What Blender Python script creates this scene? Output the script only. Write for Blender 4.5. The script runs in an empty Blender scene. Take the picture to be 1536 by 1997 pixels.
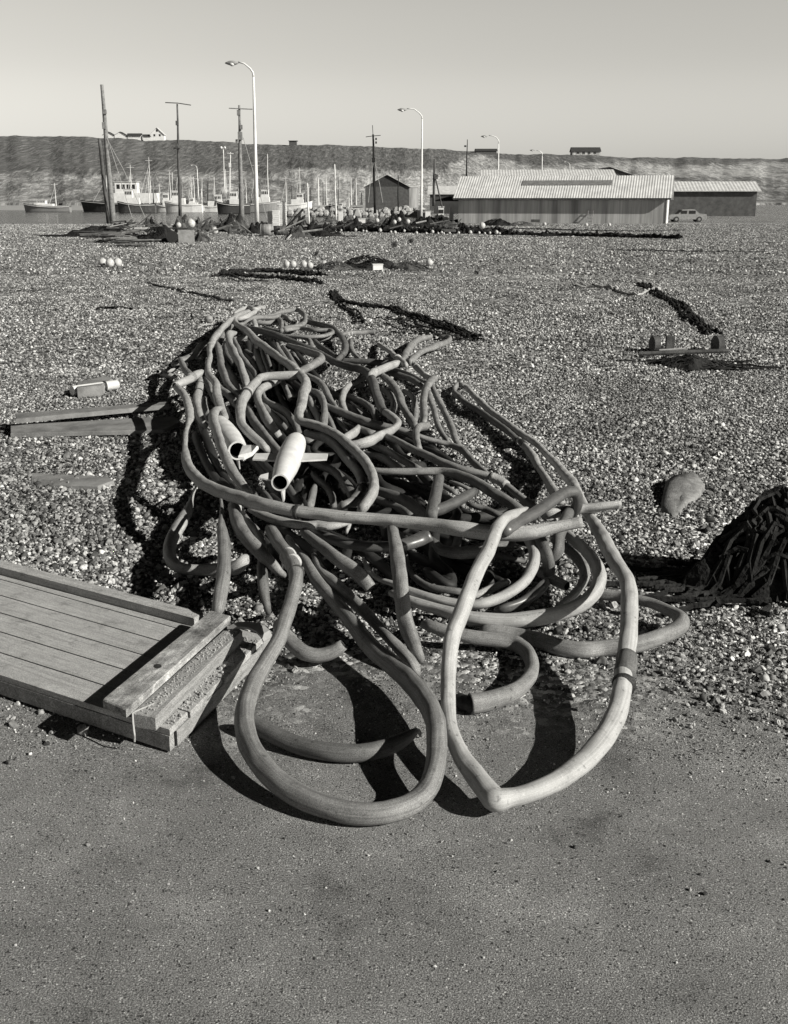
import bpy, math, random
import numpy as np
from mathutils import Vector
R_ = math.radians
sc = bpy.context.scene
# ---------------------------------------------------------------- camera
CAM_H, F, CX, CY = 2.4, 2128.0, 768.0, 998.5       # source-pixel model of the photograph
PITCH = math.atan((CY - 388.0) / F)
cam = bpy.data.cameras.new('camera'); camo = bpy.data.objects.new('camera', cam)
sc.collection.objects.link(camo); sc.camera = camo
camo.location = (0, 0, CAM_H); camo.rotation_euler = (math.pi / 2 - PITCH, 0, 0)
cam.sensor_fit = 'VERTICAL'; cam.sensor_height = 24.0; cam.lens = 24.0 * F / 1997.0
cam.clip_start = 0.1; cam.clip_end = 6000
# ---------------------------------------------------------------- sky
SUN_EL, SUN_AZ = R_(29), R_(118)                    # azimuth clockwise from +Y
world = bpy.data.worlds.new('World'); sc.world = world; world.use_nodes = True
wn, wl = world.node_tree.nodes, world.node_tree.links
wn.clear()
sky = wn.new('ShaderNodeTexSky'); sky.sky_type = 'NISHITA'; sky.sun_disc = False
sky.sun_elevation = SUN_EL; sky.sun_rotation = SUN_AZ; sky.altitude = 0
sky.air_density = 1.0; sky.dust_density = 1.0; sky.ozone_density = 3.0
sep = wn.new('ShaderNodeSeparateColor'); comb = wn.new('ShaderNodeCombineColor')
wl.new(sky.outputs[0], sep.inputs[0])
TINT = (1.0, 0.975, 0.90)
for k in range(3):                                  # black and white film behind a red filter
    m_ = wn.new('ShaderNodeMath'); m_.operation = 'MULTIPLY'; m_.inputs[1].default_value = TINT[k]
    wl.new(sep.outputs[0], m_.inputs[0]); wl.new(m_.outputs[0], comb.inputs[k])
tcw = wn.new('ShaderNodeTexCoord'); sxw = wn.new('ShaderNodeSeparateXYZ'); wl.new(tcw.outputs['Generated'], sxw.inputs[0])
mrw = wn.new('ShaderNodeValToRGB'); mrw.color_ramp.interpolation = 'EASE'
el_ = mrw.color_ramp.elements; el_[0].position = 0.0; el_[0].color = (.60, .60, .60, 1); el_[1].position = .42; el_[1].color = (.008, .008, .008, 1)
for p_, v_ in ((.10, .90), (.165, 1.0), (.21, .45), (.27, .08)):
    e_ = el_.new(p_); e_.color = (v_, v_, v_, 1)      # low sky evened out, upper sky dimmed to cut fill in the shadows
wl.new(sxw.outputs[2], mrw.inputs[0])
mrk = wn.new('ShaderNodeMath'); mrk.operation = 'MULTIPLY'; mrk.inputs[1].default_value = 2.0; wl.new(mrw.outputs[0], mrk.inputs[0]); mrw = mrk
bg = wn.new('ShaderNodeBackground'); bg.inputs[1].default_value = 0.085
out = wn.new('ShaderNodeOutputWorld')
sclw = wn.new('ShaderNodeVectorMath'); sclw.operation = 'SCALE'
wl.new(comb.outputs[0], sclw.inputs[0]); wl.new(mrw.outputs[0], sclw.inputs['Scale']); wl.new(sclw.outputs[0], bg.inputs[0]); wl.new(bg.outputs[0], out.inputs[0])
# ---------------------------------------------------------------- sun
sl = bpy.data.lights.new('sun', 'SUN'); sl.energy = 5.0; sl.angle = R_(0.5); sl.color = (1.0, 0.975, 0.90)
so = bpy.data.objects.new('sun', sl); sc.collection.objects.link(so)
sdir = Vector((math.sin(SUN_AZ) * math.cos(SUN_EL), math.cos(SUN_AZ) * math.cos(SUN_EL), math.sin(SUN_EL)))
so.rotation_euler = sdir.to_track_quat('Z', 'Y').to_euler()
so.location = sdir * 60
# ---------------------------------------------------------------- exposure
sc.view_settings.view_transform = 'Standard'; sc.view_settings.look = 'None'
sc.view_settings.exposure = 0.45; sc.view_settings.gamma = 1.0
sc.render.film_transparent = False
sc.cycles.max_bounces = 4; sc.cycles.diffuse_bounces = 1

# ================================================================ helpers
C = sc.collection
def ray(x, y):
    a, b = (x - CX) / F, (CY - y) / F
    return np.array((a, math.cos(PITCH) + b * math.sin(PITCH), -math.sin(PITCH) + b * math.cos(PITCH)))
def at(x, y, z=0.0):                                # where the sight line through a photo point meets height z
    d = ray(x, y); t = (z - CAM_H) / d[2]
    return np.array((0, 0, CAM_H)) + d * t
def atY(x, y, Y):                                   # ... or distance Y
    d = ray(x, y); t = Y / d[1]
    return np.array((0, 0, CAM_H)) + d * t
def ppm(p):                                         # photo pixels per metre at a point
    return F / (p[1] * math.cos(PITCH) - (p[2] - CAM_H) * math.sin(PITCH))

class MB:
    def __init__(s): s.v = []; s.f = []; s.uv = {}
    def box(s, c, size, rz=0.0, ax=None):
        hx, hy, hz = size[0] / 2, size[1] / 2, size[2] / 2
        b = len(s.v); co, si = math.cos(rz), math.sin(rz)
        for z in (-hz, hz):
            for x, y in ((-hx, -hy), (hx, -hy), (hx, hy), (-hx, hy)):
                s.v.append((c[0] + x * co - y * si, c[1] + x * si + y * co, c[2] + z))
        s.f += [(b, b+3, b+2, b+1), (b+4, b+5, b+6, b+7), (b, b+1, b+5, b+4), (b+1, b+2, b+6, b+5), (b+2, b+3, b+7, b+6), (b+3, b, b+4, b+7)]
        return s
    def prism(s, quad, th, bev=0.0):                # top polygon (counter-clockwise from above) + thickness
        b = len(s.v); n = len(quad)
        q = [tuple(map(float, p)) for p in quad]
        ar = sum(q[i][0] * q[(i+1) % n][1] - q[(i+1) % n][0] * q[i][1] for i in range(n))
        if ar < 0: q = q[::-1]
        if bev > 0:
            cx = sum(p[0] for p in q) / n; cy = sum(p[1] for p in q) / n
            ins = []
            for p in q:
                L = math.hypot(cx - p[0], cy - p[1]) or 1
                ins.append((p[0] + (cx-p[0]) / L * bev * 1.4, p[1] + (cy-p[1]) / L * bev * 1.4, p[2]))
            rings = [[(p[0], p[1], p[2] - th) for p in q], [(p[0], p[1], p[2] - bev) for p in q], ins]
        else:
            rings = [[(p[0], p[1], p[2] - th) for p in q], q]
        for r in rings: s.v += r
        for k in range(len(rings) - 1):
            for i in range(n):
                j = (i + 1) % n
                s.f.append((b + k*n + i, b + k*n + j, b + (k+1)*n + j, b + (k+1)*n + i))
        t = b + (len(rings) - 1) * n
        s.f.append(tuple(range(t, t + n))); s.f.append(tuple(range(b + n - 1, b - 1, -1)))
        return s
    def tube(s, pts, rad, seg=8, cap=True):
        pts = np.asarray(pts, float); n = len(pts)
        if np.isscalar(rad): rad = [rad] * n
        elif len(rad) == 2 and n > 2: rad = np.linspace(rad[0], rad[1], n)
        T = np.gradient(pts, axis=0); T /= np.maximum(np.linalg.norm(T, axis=1), 1e-9)[:, None]
        up = np.array((0, 0, 1.0)) if abs(T[0][2]) < 0.9 else np.array((1.0, 0, 0))
        N = np.cross(T[0], up); N /= np.linalg.norm(N)
        b = len(s.v)
        for i in range(n):
            N = N - T[i] * N.dot(T[i]); N /= np.linalg.norm(N); B = np.cross(T[i], N)
            for k in range(seg):
                a = 2 * math.pi * k / seg
                s.v.append(tuple(pts[i] + (N * math.cos(a) + B * math.sin(a)) * rad[i]))
        for i in range(n - 1):
            for k in range(seg):
                l = (k + 1) % seg
                s.f.append((b + i*seg + k, b + i*seg + l, b + (i+1)*seg + l, b + (i+1)*seg + k))
        if cap:
            s.f.append(tuple(range(b + seg - 1, b - 1, -1))); s.f.append(tuple(range(b + (n-1)*seg, b + n*seg)))
        return s
    def sphere(s, c, r, seg=12, rings=8, sz=1.0):
        b = len(s.v)
        s.v.append((c[0], c[1], c[2] - r * sz))
        for i in range(1, rings):
            ph = -math.pi / 2 + math.pi * i / rings
            for k in range(seg):
                a = 2 * math.pi * k / seg
                s.v.append((c[0] + r * math.cos(ph) * math.cos(a), c[1] + r * math.cos(ph) * math.sin(a), c[2] + r * sz * math.sin(ph)))
        s.v.append((c[0], c[1], c[2] + r * sz)); top = len(s.v) - 1
        for k in range(seg):
            l = (k + 1) % seg
            s.f.append((b, b + 1 + l, b + 1 + k)); s.f.append((top, top - seg + k, top - seg + l))
            for i in range(rings - 2):
                q = b + 1 + i * seg
                s.f.append((q + k, q + l, q + seg + l, q + seg + k))
        return s
    def build(s, name, mat, parent=None, smooth=False, loc=None):
        off = np.array(parent['_o']) if parent is not None and '_o' in parent else np.zeros(3)
        if loc is not None: off = np.array(loc, float)
        me = bpy.data.meshes.new(name)
        me.from_pydata([tuple(np.array(v) - off) for v in s.v], [], s.f)
        me.materials.append(mat)
        if smooth: me.polygons.foreach_set('use_smooth', [True] * len(me.polygons))
        me.update()
        o = bpy.data.objects.new(name, me); C.objects.link(o)
        if parent is not None: o.parent = parent
        elif loc is not None: o.location = loc
        return o
def tag(o, label, cat=None, group=None, kind=None):
    if label: o['label'] = label
    if cat: o['category'] = cat
    if group: o['group'] = group
    if kind: o['kind'] = kind
    return o
def thing(name, label, cat, loc, group=None):
    o = bpy.data.objects.new(name, None); C.objects.link(o)
    o.location = tuple(map(float, loc)); o['_o'] = tuple(map(float, loc)); o.empty_display_size = 0.2
    return tag(o, label, cat, group)
def copy_tree(o, parent=None):
    c = o.copy(); C.objects.link(c)
    if parent is not None: c.parent = parent
    for ch in list(o.children): copy_tree(ch, c)
    return c

# ================================================================ materials
def mat_base(name, rough=0.8, spec=0.3):
    m = bpy.data.materials.new(name); m.use_nodes = True
    n, l = m.node_tree.nodes, m.node_tree.links
    b = n['Principled BSDF']; b.inputs['Roughness'].default_value = rough
    b.inputs['Specular IOR Level'].default_value = spec
    return m, n, l, b
def nd(n, t, **kw):
    x = n.new(t)
    for k, v in kw.items():
        if k.startswith('i_'): x.inputs[int(k[2:]) if k[2:].isdigit() else k[2:].replace('_', ' ')].default_value = v
        else: setattr(x, k, v)
    return x
def ramp(n, stops):
    r = n.new('ShaderNodeValToRGB'); e = r.color_ramp.elements
    while len(e) > 1: e.remove(e[-1])
    e[0].position = stops[0][0]; e[0].color = (stops[0][1],) * 3 + (1,)
    for p, v in stops[1:]:
        q = e.new(p); q.color = (v, v, v, 1)
    return r
def simple(name, lo, hi, scale=6.0, rough=0.8, spec=0.25, bump=0.3, bscale=None, det=6, stretch=(1, 1, 1), dist=0.01, p0=.35, p1=.68):
    m, n, l, b = mat_base(name, rough, spec)
    tc = nd(n, 'ShaderNodeTexCoord'); mp = nd(n, 'ShaderNodeMapping'); mp.inputs['Scale'].default_value = stretch
    l.new(tc.outputs['Object'], mp.inputs[0])
    t = nd(n, 'ShaderNodeTexNoise'); t.inputs['Scale'].default_value = scale; t.inputs['Detail'].default_value = det; t.inputs['Roughness'].default_value = .65
    l.new(mp.outputs[0], t.inputs['Vector'])
    r = ramp(n, [(p0, lo), (p1, hi)]); l.new(t.outputs[0], r.inputs[0]); l.new(r.outputs[0], b.inputs['Base Color'])
    t2 = nd(n, 'ShaderNodeTexNoise'); t2.inputs['Scale'].default_value = bscale or scale * 6; t2.inputs['Detail'].default_value = 4
    l.new(mp.outputs[0], t2.inputs['Vector'])
    bu = nd(n, 'ShaderNodeBump'); bu.inputs['Strength'].default_value = bump; bu.inputs['Distance'].default_value = dist
    l.new(t2.outputs[0], bu.inputs['Height']); l.new(bu.outputs[0], b.inputs['Normal'])
    return m
def hose_mat(name, lo, hi, rough, spec, streak=0.5, bump=0.35, speck=0.25):
    """worn rubbered canvas: streaks along the hose, a weave, blotches and pale scuffs"""
    m, n, l, b = mat_base(name, rough, spec)
    uv = nd(n, 'ShaderNodeUVMap'); tc = nd(n, 'ShaderNodeTexCoord')
    mp = nd(n, 'ShaderNodeMapping'); mp.inputs['Scale'].default_value = (2.2, 26.0, 1); l.new(uv.outputs[0], mp.inputs[0])
    s1 = nd(n, 'ShaderNodeTexNoise'); s1.inputs['Scale'].default_value = 1.0; s1.inputs['Detail'].default_value = 5; l.new(mp.outputs[0], s1.inputs['Vector'])
    b1 = nd(n, 'ShaderNodeTexNoise'); b1.inputs['Scale'].default_value = 7.0; b1.inputs['Detail'].default_value = 7; b1.inputs['Roughness'].default_value = .7
    l.new(tc.outputs['Object'], b1.inputs['Vector'])
    mx = nd(n, 'ShaderNodeMix', data_type='FLOAT'); mx.inputs[0].default_value = streak
    l.new(b1.outputs[0], mx.inputs[2]); l.new(s1.outputs[0], mx.inputs[3])
    r = ramp(n, [(.32, lo), (.5, (lo + hi) / 2), (.68, hi)]); l.new(mx.outputs[0], r.inputs[0])
    # pale scuffs and dark specks
    b2 = nd(n, 'ShaderNodeTexNoise'); b2.inputs['Scale'].default_value = 34.0; b2.inputs['Detail'].default_value = 5; l.new(tc.outputs['Object'], b2.inputs['Vector'])
    r2 = ramp(n, [(.27, 0.5), (.38, 1.0), (.62, 1.0), (.74, 1.25)]); l.new(b2.outputs[0], r2.inputs[0])
    mm = nd(n, 'ShaderNodeMix', data_type='RGBA', blend_type='MULTIPLY'); mm.inputs[0].default_value = 1.0
    l.new(r.outputs[0], mm.inputs[6]); l.new(r2.outputs[0], mm.inputs[7])
    # grubby bands round the hose
    m4 = nd(n, 'ShaderNodeMapping'); m4.inputs['Scale'].default_value = (5.5, .9, 1); l.new(uv.outputs[0], m4.inputs[0])
    b4 = nd(n, 'ShaderNodeTexNoise'); b4.inputs['Scale'].default_value = 1.0; b4.inputs['Detail'].default_value = 8; b4.inputs['Roughness'].default_value = .8; l.new(m4.outputs[0], b4.inputs['Vector'])
    r4 = ramp(n, [(.30, .50), (.44, .95), (.60, 1.0), (.74, 1.3)]); l.new(b4.outputs[0], r4.inputs[0])
    mm4 = nd(n, 'ShaderNodeMix', data_type='RGBA', blend_type='MULTIPLY'); mm4.inputs[0].default_value = 1.0
    l.new(mm.outputs[2], mm4.inputs[6]); l.new(r4.outputs[0], mm4.inputs[7]); mm = mm4
    # fine grit
    b3 = nd(n, 'ShaderNodeTexNoise'); b3.inputs['Scale'].default_value = 260.0; b3.inputs['Detail'].default_value = 2; l.new(tc.outputs['Object'], b3.inputs['Vector'])
    r3 = ramp(n, [(.33, 1 - speck * 1.6), (.67, 1 + speck * 1.6)]); l.new(b3.outputs[0], r3.inputs[0])
    m3 = nd(n, 'ShaderNodeMix', data_type='RGBA', blend_type='MULTIPLY'); m3.inputs[0].default_value = 1.0
    l.new(mm.outputs[2], m3.inputs[6]); l.new(r3.outputs[0], m3.inputs[7]); l.new(m3.outputs[2], b.inputs['Base Color'])
    rr = nd(n, 'ShaderNodeMapRange'); rr.inputs[3].default_value = max(.2, rough - .15); rr.inputs[4].default_value = min(1, rough + .2)
    l.new(b1.outputs[0], rr.inputs[0]); l.new(rr.outputs[0], b.inputs['Roughness'])
    bu = nd(n, 'ShaderNodeBump'); bu.inputs['Strength'].default_value = bump; bu.inputs['Distance'].default_value = 0.004
    l.new(mx.outputs[0], bu.inputs['Height'])
    bu2 = nd(n, 'ShaderNodeBump'); bu2.inputs['Strength'].default_value = bump * .8; bu2.inputs['Distance'].default_value = 0.0015
    l.new(b3.outputs[0], bu2.inputs['Height']); l.new(bu.outputs[0], bu2.inputs['Normal']); l.new(bu2.outputs[0], b.inputs['Normal'])
    return m
M = {}
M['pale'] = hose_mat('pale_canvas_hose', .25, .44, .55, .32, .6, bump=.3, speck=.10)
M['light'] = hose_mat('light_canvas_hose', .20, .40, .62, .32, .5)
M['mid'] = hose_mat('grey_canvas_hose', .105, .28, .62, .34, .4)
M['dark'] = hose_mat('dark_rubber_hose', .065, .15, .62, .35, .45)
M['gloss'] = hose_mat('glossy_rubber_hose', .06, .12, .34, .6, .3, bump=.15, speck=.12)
M['black'] = hose_mat('shade_black_hose', .012, .035, .6, .3, .4)  # near-black colour stands in for deep shade between the heaped hoses
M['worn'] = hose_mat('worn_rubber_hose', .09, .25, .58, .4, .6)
M['tape'] = simple('tape_binding', .3, .5, 40, .7, .3, .5)
M['black_tape'] = simple('black_binding', .015, .04, 30, .6, .4, .6)
M['inner'] = simple('hose_inside', .01, .02, 20, .9, .1)
M['white_metal'] = simple('white_painted_metal', .48, .66, 9, .5, .4, .15, det=8)
def grain(name, lo, hi, ang, rough=.85, marks=.0):
    m, n, l, b = mat_base(name, rough, .2)
    tc = nd(n, 'ShaderNodeTexCoord'); rt = nd(n, 'ShaderNodeMapping'); rt.inputs['Rotation'].default_value = (0, 0, -ang); l.new(tc.outputs['Object'], rt.inputs[0])
    mp = nd(n, 'ShaderNodeMapping'); mp.inputs['Scale'].default_value = (1.6, 26, 26); l.new(rt.outputs[0], mp.inputs[0])
    t = nd(n, 'ShaderNodeTexNoise'); t.inputs['Scale'].default_value = 1.6; t.inputs['Detail'].default_value = 9; t.inputs['Roughness'].default_value = .7; t.inputs['Distortion'].default_value = .6; l.new(mp.outputs[0], t.inputs['Vector'])
    t2 = nd(n, 'ShaderNodeTexNoise'); t2.inputs['Scale'].default_value = 7; t2.inputs['Detail'].default_value = 9; t2.inputs['Roughness'].default_value = .75; l.new(tc.outputs['Object'], t2.inputs['Vector'])
    t3 = nd(n, 'ShaderNodeTexNoise'); t3.inputs['Scale'].default_value = 190; t3.inputs['Detail'].default_value = 3; l.new(tc.outputs['Object'], t3.inputs['Vector'])
    r = ramp(n, [(.3, lo), (.5, (lo + hi) / 2), (.7, hi)]); l.new(t.outputs[0], r.inputs[0])
    r2 = ramp(n, [(.36, .30 if marks else .7), (.47, .8 if marks else 1), (.55, 1), (.64, 1.7 if marks else 1.15)]); l.new(t2.outputs[0], r2.inputs[0])
    r3 = ramp(n, [(.35, .6), (.5, 1), (.66, 1.45)]); l.new(t3.outputs[0], r3.inputs[0])
    a = nd(n, 'ShaderNodeMix', data_type='RGBA', blend_type='MULTIPLY'); a.inputs[0].default_value = 1; l.new(r.outputs[0], a.inputs[6]); l.new(r2.outputs[0], a.inputs[7])
    c = nd(n, 'ShaderNodeMix', data_type='RGBA', blend_type='MULTIPLY'); c.inputs[0].default_value = 1; l.new(a.outputs[2], c.inputs[6]); l.new(r3.outputs[0], c.inputs[7]); l.new(c.outputs[2], b.inputs['Base Color'])
    bu = nd(n, 'ShaderNodeBump'); bu.inputs['Strength'].default_value = .7; bu.inputs['Distance'].default_value = .004; l.new(t.outputs[0], bu.inputs['Height'])
    b3 = nd(n, 'ShaderNodeBump'); b3.inputs['Strength'].default_value = .5; b3.inputs['Distance'].default_value = .002; l.new(t3.outputs[0], b3.inputs['Height']); l.new(bu.outputs[0], b3.inputs['Normal']); l.new(b3.outputs[0], b.inputs['Normal'])
    return m
M['wood_pale'] = simple('sandy_deck_wood', .22, .38, 5, .9, .15, .5, stretch=(1, 1, 1), det=10, bscale=90, dist=.004)
M['wood'] = simple('grey_weathered_wood', .12, .27, 4, .88, .2, .6, det=10, bscale=60, dist=.006)
M['wood_dark'] = simple('dark_weathered_wood', .04, .10, 5, .88, .2, .5, det=10)
M['pole_wood'] = simple('tarred_mast_wood', .05, .13, 2, .8, .2, .4)
M['black_pole'] = simple('black_mast', .012, .03, 2, .8, .2, .3)
M['net'] = simple('tarred_net', .008, .035, 3, .95, .1, 1.0, bscale=12, dist=.05)
M['net_grey'] = simple('dry_grey_net', .05, .13, 3, .95, .1, 1.0, bscale=12, dist=.05)
M['float'] = simple('white_float', .36, .58, 8, .5, .4, .1)
M['rope'] = simple('pale_rope', .25, .42, 8, .9, .1, .5)
M['white_paint'] = simple('white_paint', .6, .78, .8, .5, .35, .05)
M['rust'] = simple('rusty_iron', .04, .10, 6, .85, .3, .6)
M['grey_metal'] = simple('grey_steel', .18, .3, 4, .6, .4, .2)
M['glass'] = simple('dark_glass', .01, .02, 3, .15, .6, 0)
M['stone'] = simple('pale_stone', .22, .42, 7, .9, .15, .5)
# ================================================================ setting
rng = np.random.default_rng(7)
QUAY_Y = float(at(400, 437)[1])
SHORE_X = float(at(880, 437)[0])
WATER_Z = -1.7
def lerp(x, xs, ys): return float(np.interp(x, xs, ys))
# ---- ground material: shingle fading into fine sand near the camera
def ground_material():
    m, n, l, b = mat_base('shingle_ground', .9, .15)
    tc = nd(n, 'ShaderNodeTexCoord')
    def vor(scale, feat='F1'):
        v = nd(n, 'ShaderNodeTexVoronoi', feature=feat); v.inputs['Scale'].default_value = scale
        l.new(tc.outputs['Object'], v.inputs['Vector']); return v
    v1, v2, v3 = vor(26), vor(9), vor(2.6)
    def val(v, stops):
        s = nd(n, 'ShaderNodeSeparateColor'); l.new(v.outputs['Color'], s.inputs[0])
        r = ramp(n, stops); l.new(s.outputs[0], r.inputs[0]); return r
    a1 = val(v1, [(0, .02), (.4, .11), (.75, .31), (1, .75)])
    a2 = val(v2, [(0, .35), (.5, .9), (.85, 1.2), (1, 2.2)])
    a3 = val(v3, [(0, .7), (.6, 1.0), (1, 1.25)])
    def mul(a, c, f=1.0):
        x = nd(n, 'ShaderNodeMix', data_type='RGBA', blend_type='MULTIPLY', clamp_result=False); x.inputs[0].default_value = f
        l.new(a, x.inputs[6]); l.new(c, x.inputs[7]); return x.outputs[2]
    grav = mul(mul(a1.outputs[0], a2.outputs[0]), a3.outputs[0], .6)
    big = nd(n, 'ShaderNodeTexNoise'); big.inputs['Scale'].default_value = .16; big.inputs['Detail'].default_value = 5
    l.new(tc.outputs['Object'], big.inputs['Vector'])
    rb = ramp(n, [(.35, .78), (.65, 1.15)]); l.new(big.outputs[0], rb.inputs[0])
    grav = mul(grav, rb.outputs[0])
    # fine sand
    s1 = nd(n, 'ShaderNodeTexNoise'); s1.inputs['Scale'].default_value = 160; s1.inputs['Detail'].default_value = 3; s1.inputs['Roughness'].default_value = .7
    l.new(tc.outputs['Object'], s1.inputs['Vector'])
    s2 = nd(n, 'ShaderNodeTexNoise'); s2.inputs['Scale'].default_value = 1.7; s2.inputs['Detail'].default_value = 8; s2.inputs['Roughness'].default_value = .7
    l.new(tc.outputs['Object'], s2.inputs['Vector'])
    r1 = ramp(n, [(.33, .06), (.48, .22), (.60, .36), (.70, .72)]); l.new(s1.outputs[0], r1.inputs[0])
    r2 = ramp(n, [(.30, .42), (.42, .82), (.56, 1.02), (.70, 1.4)]); l.new(s2.outputs[0], r2.inputs[0])
    sand = mul(r1.outputs[0], r2.outputs[0])
    v4 = vor(150); s4 = nd(n, 'ShaderNodeSeparateColor'); l.new(v4.outputs['Color'], s4.inputs[0])
    r4 = ramp(n, [(0, .25), (.04, .3), (.05, 1), (.96, 1), (.97, 1.9)]); l.new(s4.outputs[1], r4.inputs[0])
    sand = mul(sand, r4.outputs[0])
    # blend by distance from the road side, broken with noise
    sx = nd(n, 'ShaderNodeSeparateXYZ'); l.new(tc.outputs['Object'], sx.inputs[0])
    ns = nd(n, 'ShaderNodeTexNoise'); ns.inputs['Scale'].default_value = 1.1; ns.inputs['Detail'].default_value = 7; l.new(tc.outputs['Object'], ns.inputs['Vector'])
    k = nd(n, 'ShaderNodeMath', operation='MULTIPLY_ADD'); k.inputs[1].default_value = 3.2; l.new(ns.outputs[0], k.inputs[0]); l.new(sx.outputs[1], k.inputs[2])
    k2 = nd(n, 'ShaderNodeMapRange'); k2.inputs[1].default_value = 6.1; k2.inputs[2].default_value = 7.2; l.new(k.outputs[0], k2.inputs[0])
    mix = nd(n, 'ShaderNodeMix', data_type='RGBA'); l.new(k2.outputs[0], mix.inputs[0]); l.new(sand, mix.inputs[6]); l.new(grav, mix.inputs[7])
    l.new(mix.outputs[2], b.inputs['Base Color'])
    # relief
    hb = nd(n, 'ShaderNodeMath', operation='MULTIPLY_ADD'); hb.inputs[1].default_value = -1.0; l.new(v1.outputs['Distance'], hb.inputs[0]); l.new(s2.outputs[0], hb.inputs[2])
    bu = nd(n, 'ShaderNodeBump'); bu.inputs['Strength'].default_value = 1.0; bu.inputs['Distance'].default_value = .016
    hm = nd(n, 'ShaderNodeMix', data_type='FLOAT'); l.new(k2.outputs[0], hm.inputs[0]); l.new(s1.outputs[0], hm.inputs[2]); l.new(hb.outputs[0], hm.inputs[3])
    l.new(hm.outputs[0], bu.inputs['Height']); l.new(bu.outputs[0], b.inputs['Normal'])
    return m
def relief(X, Y):
    z = .032 * math.sin(X * 1.3 + .6 * Y) * math.sin(Y * .9) + .012 * math.sin(X * 3.1 - Y * 2.2) + .01 * math.sin(5 * X + 1.7) * math.sin(4.1 * Y)
    return z * min(1, max(0, (Y - 4.2) / 3)) * (1 if Y < 40 else max(0, 1 - (Y - 40) / 15))
def ground_sheet():
    # fine near, coarse far; L-shaped round the basin
    ys = list(np.arange(-6, 3, 1.0)) + list(np.arange(3, 26, .2)) + list(np.arange(26, 60, 2.0)) + [60, 75, 90, QUAY_Y]
    xs = list(np.arange(-90, -12, 6.0)) + list(np.arange(-12, 12, .25)) + [12, 14, 16, 18, SHORE_X + 18] + list(np.arange(40, 131, 8.0))
    xs = sorted(set([round(v, 3) for v in xs] + [round(SHORE_X, 3)])); nx = len(xs)
    mb = MB()
    for y in ys:
        for x in xs: mb.v.append((x, y, relief(x, y)))
    for j in range(len(ys) - 1):
        for i in range(nx - 1):
            a = j * nx + i; mb.f.append((a, a + 1, a + nx + 1, a + nx))
    i0 = xs.index(round(SHORE_X, 3)); last = (len(ys) - 1) * nx
    ys2 = [160, 220, 300, 400, 480]; prev = [last + i for i in range(i0, nx)]
    for y in ys2:
        st = len(mb.v)
        for i in range(i0, nx): mb.v.append((xs[i] * (1 if i == i0 else 1 + (y - 110) / 300), y, 0))
        cur = list(range(st, st + nx - i0))
        for k in range(len(cur) - 1): mb.f.append((prev[k], prev[k+1], cur[k+1], cur[k]))
        prev = cur
    o = mb.build('ground', ground_material(), smooth=True); tag(o, None, kind='structure'); o['label'] = 'shingle and sand yard'
    return o
ground_sheet()
qw = MB(); qw.box((-60 + SHORE_X / 2, QUAY_Y + .15, -1.45), (120 + SHORE_X, .3, 2.9))
qw.box((SHORE_X - .16, QUAY_Y + 187, -1.46), (.3, 372, 2.9))
q = qw.build('quay_wall', M['stone']); q['kind'] = 'structure'; q['label'] = 'stone quay wall'
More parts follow.
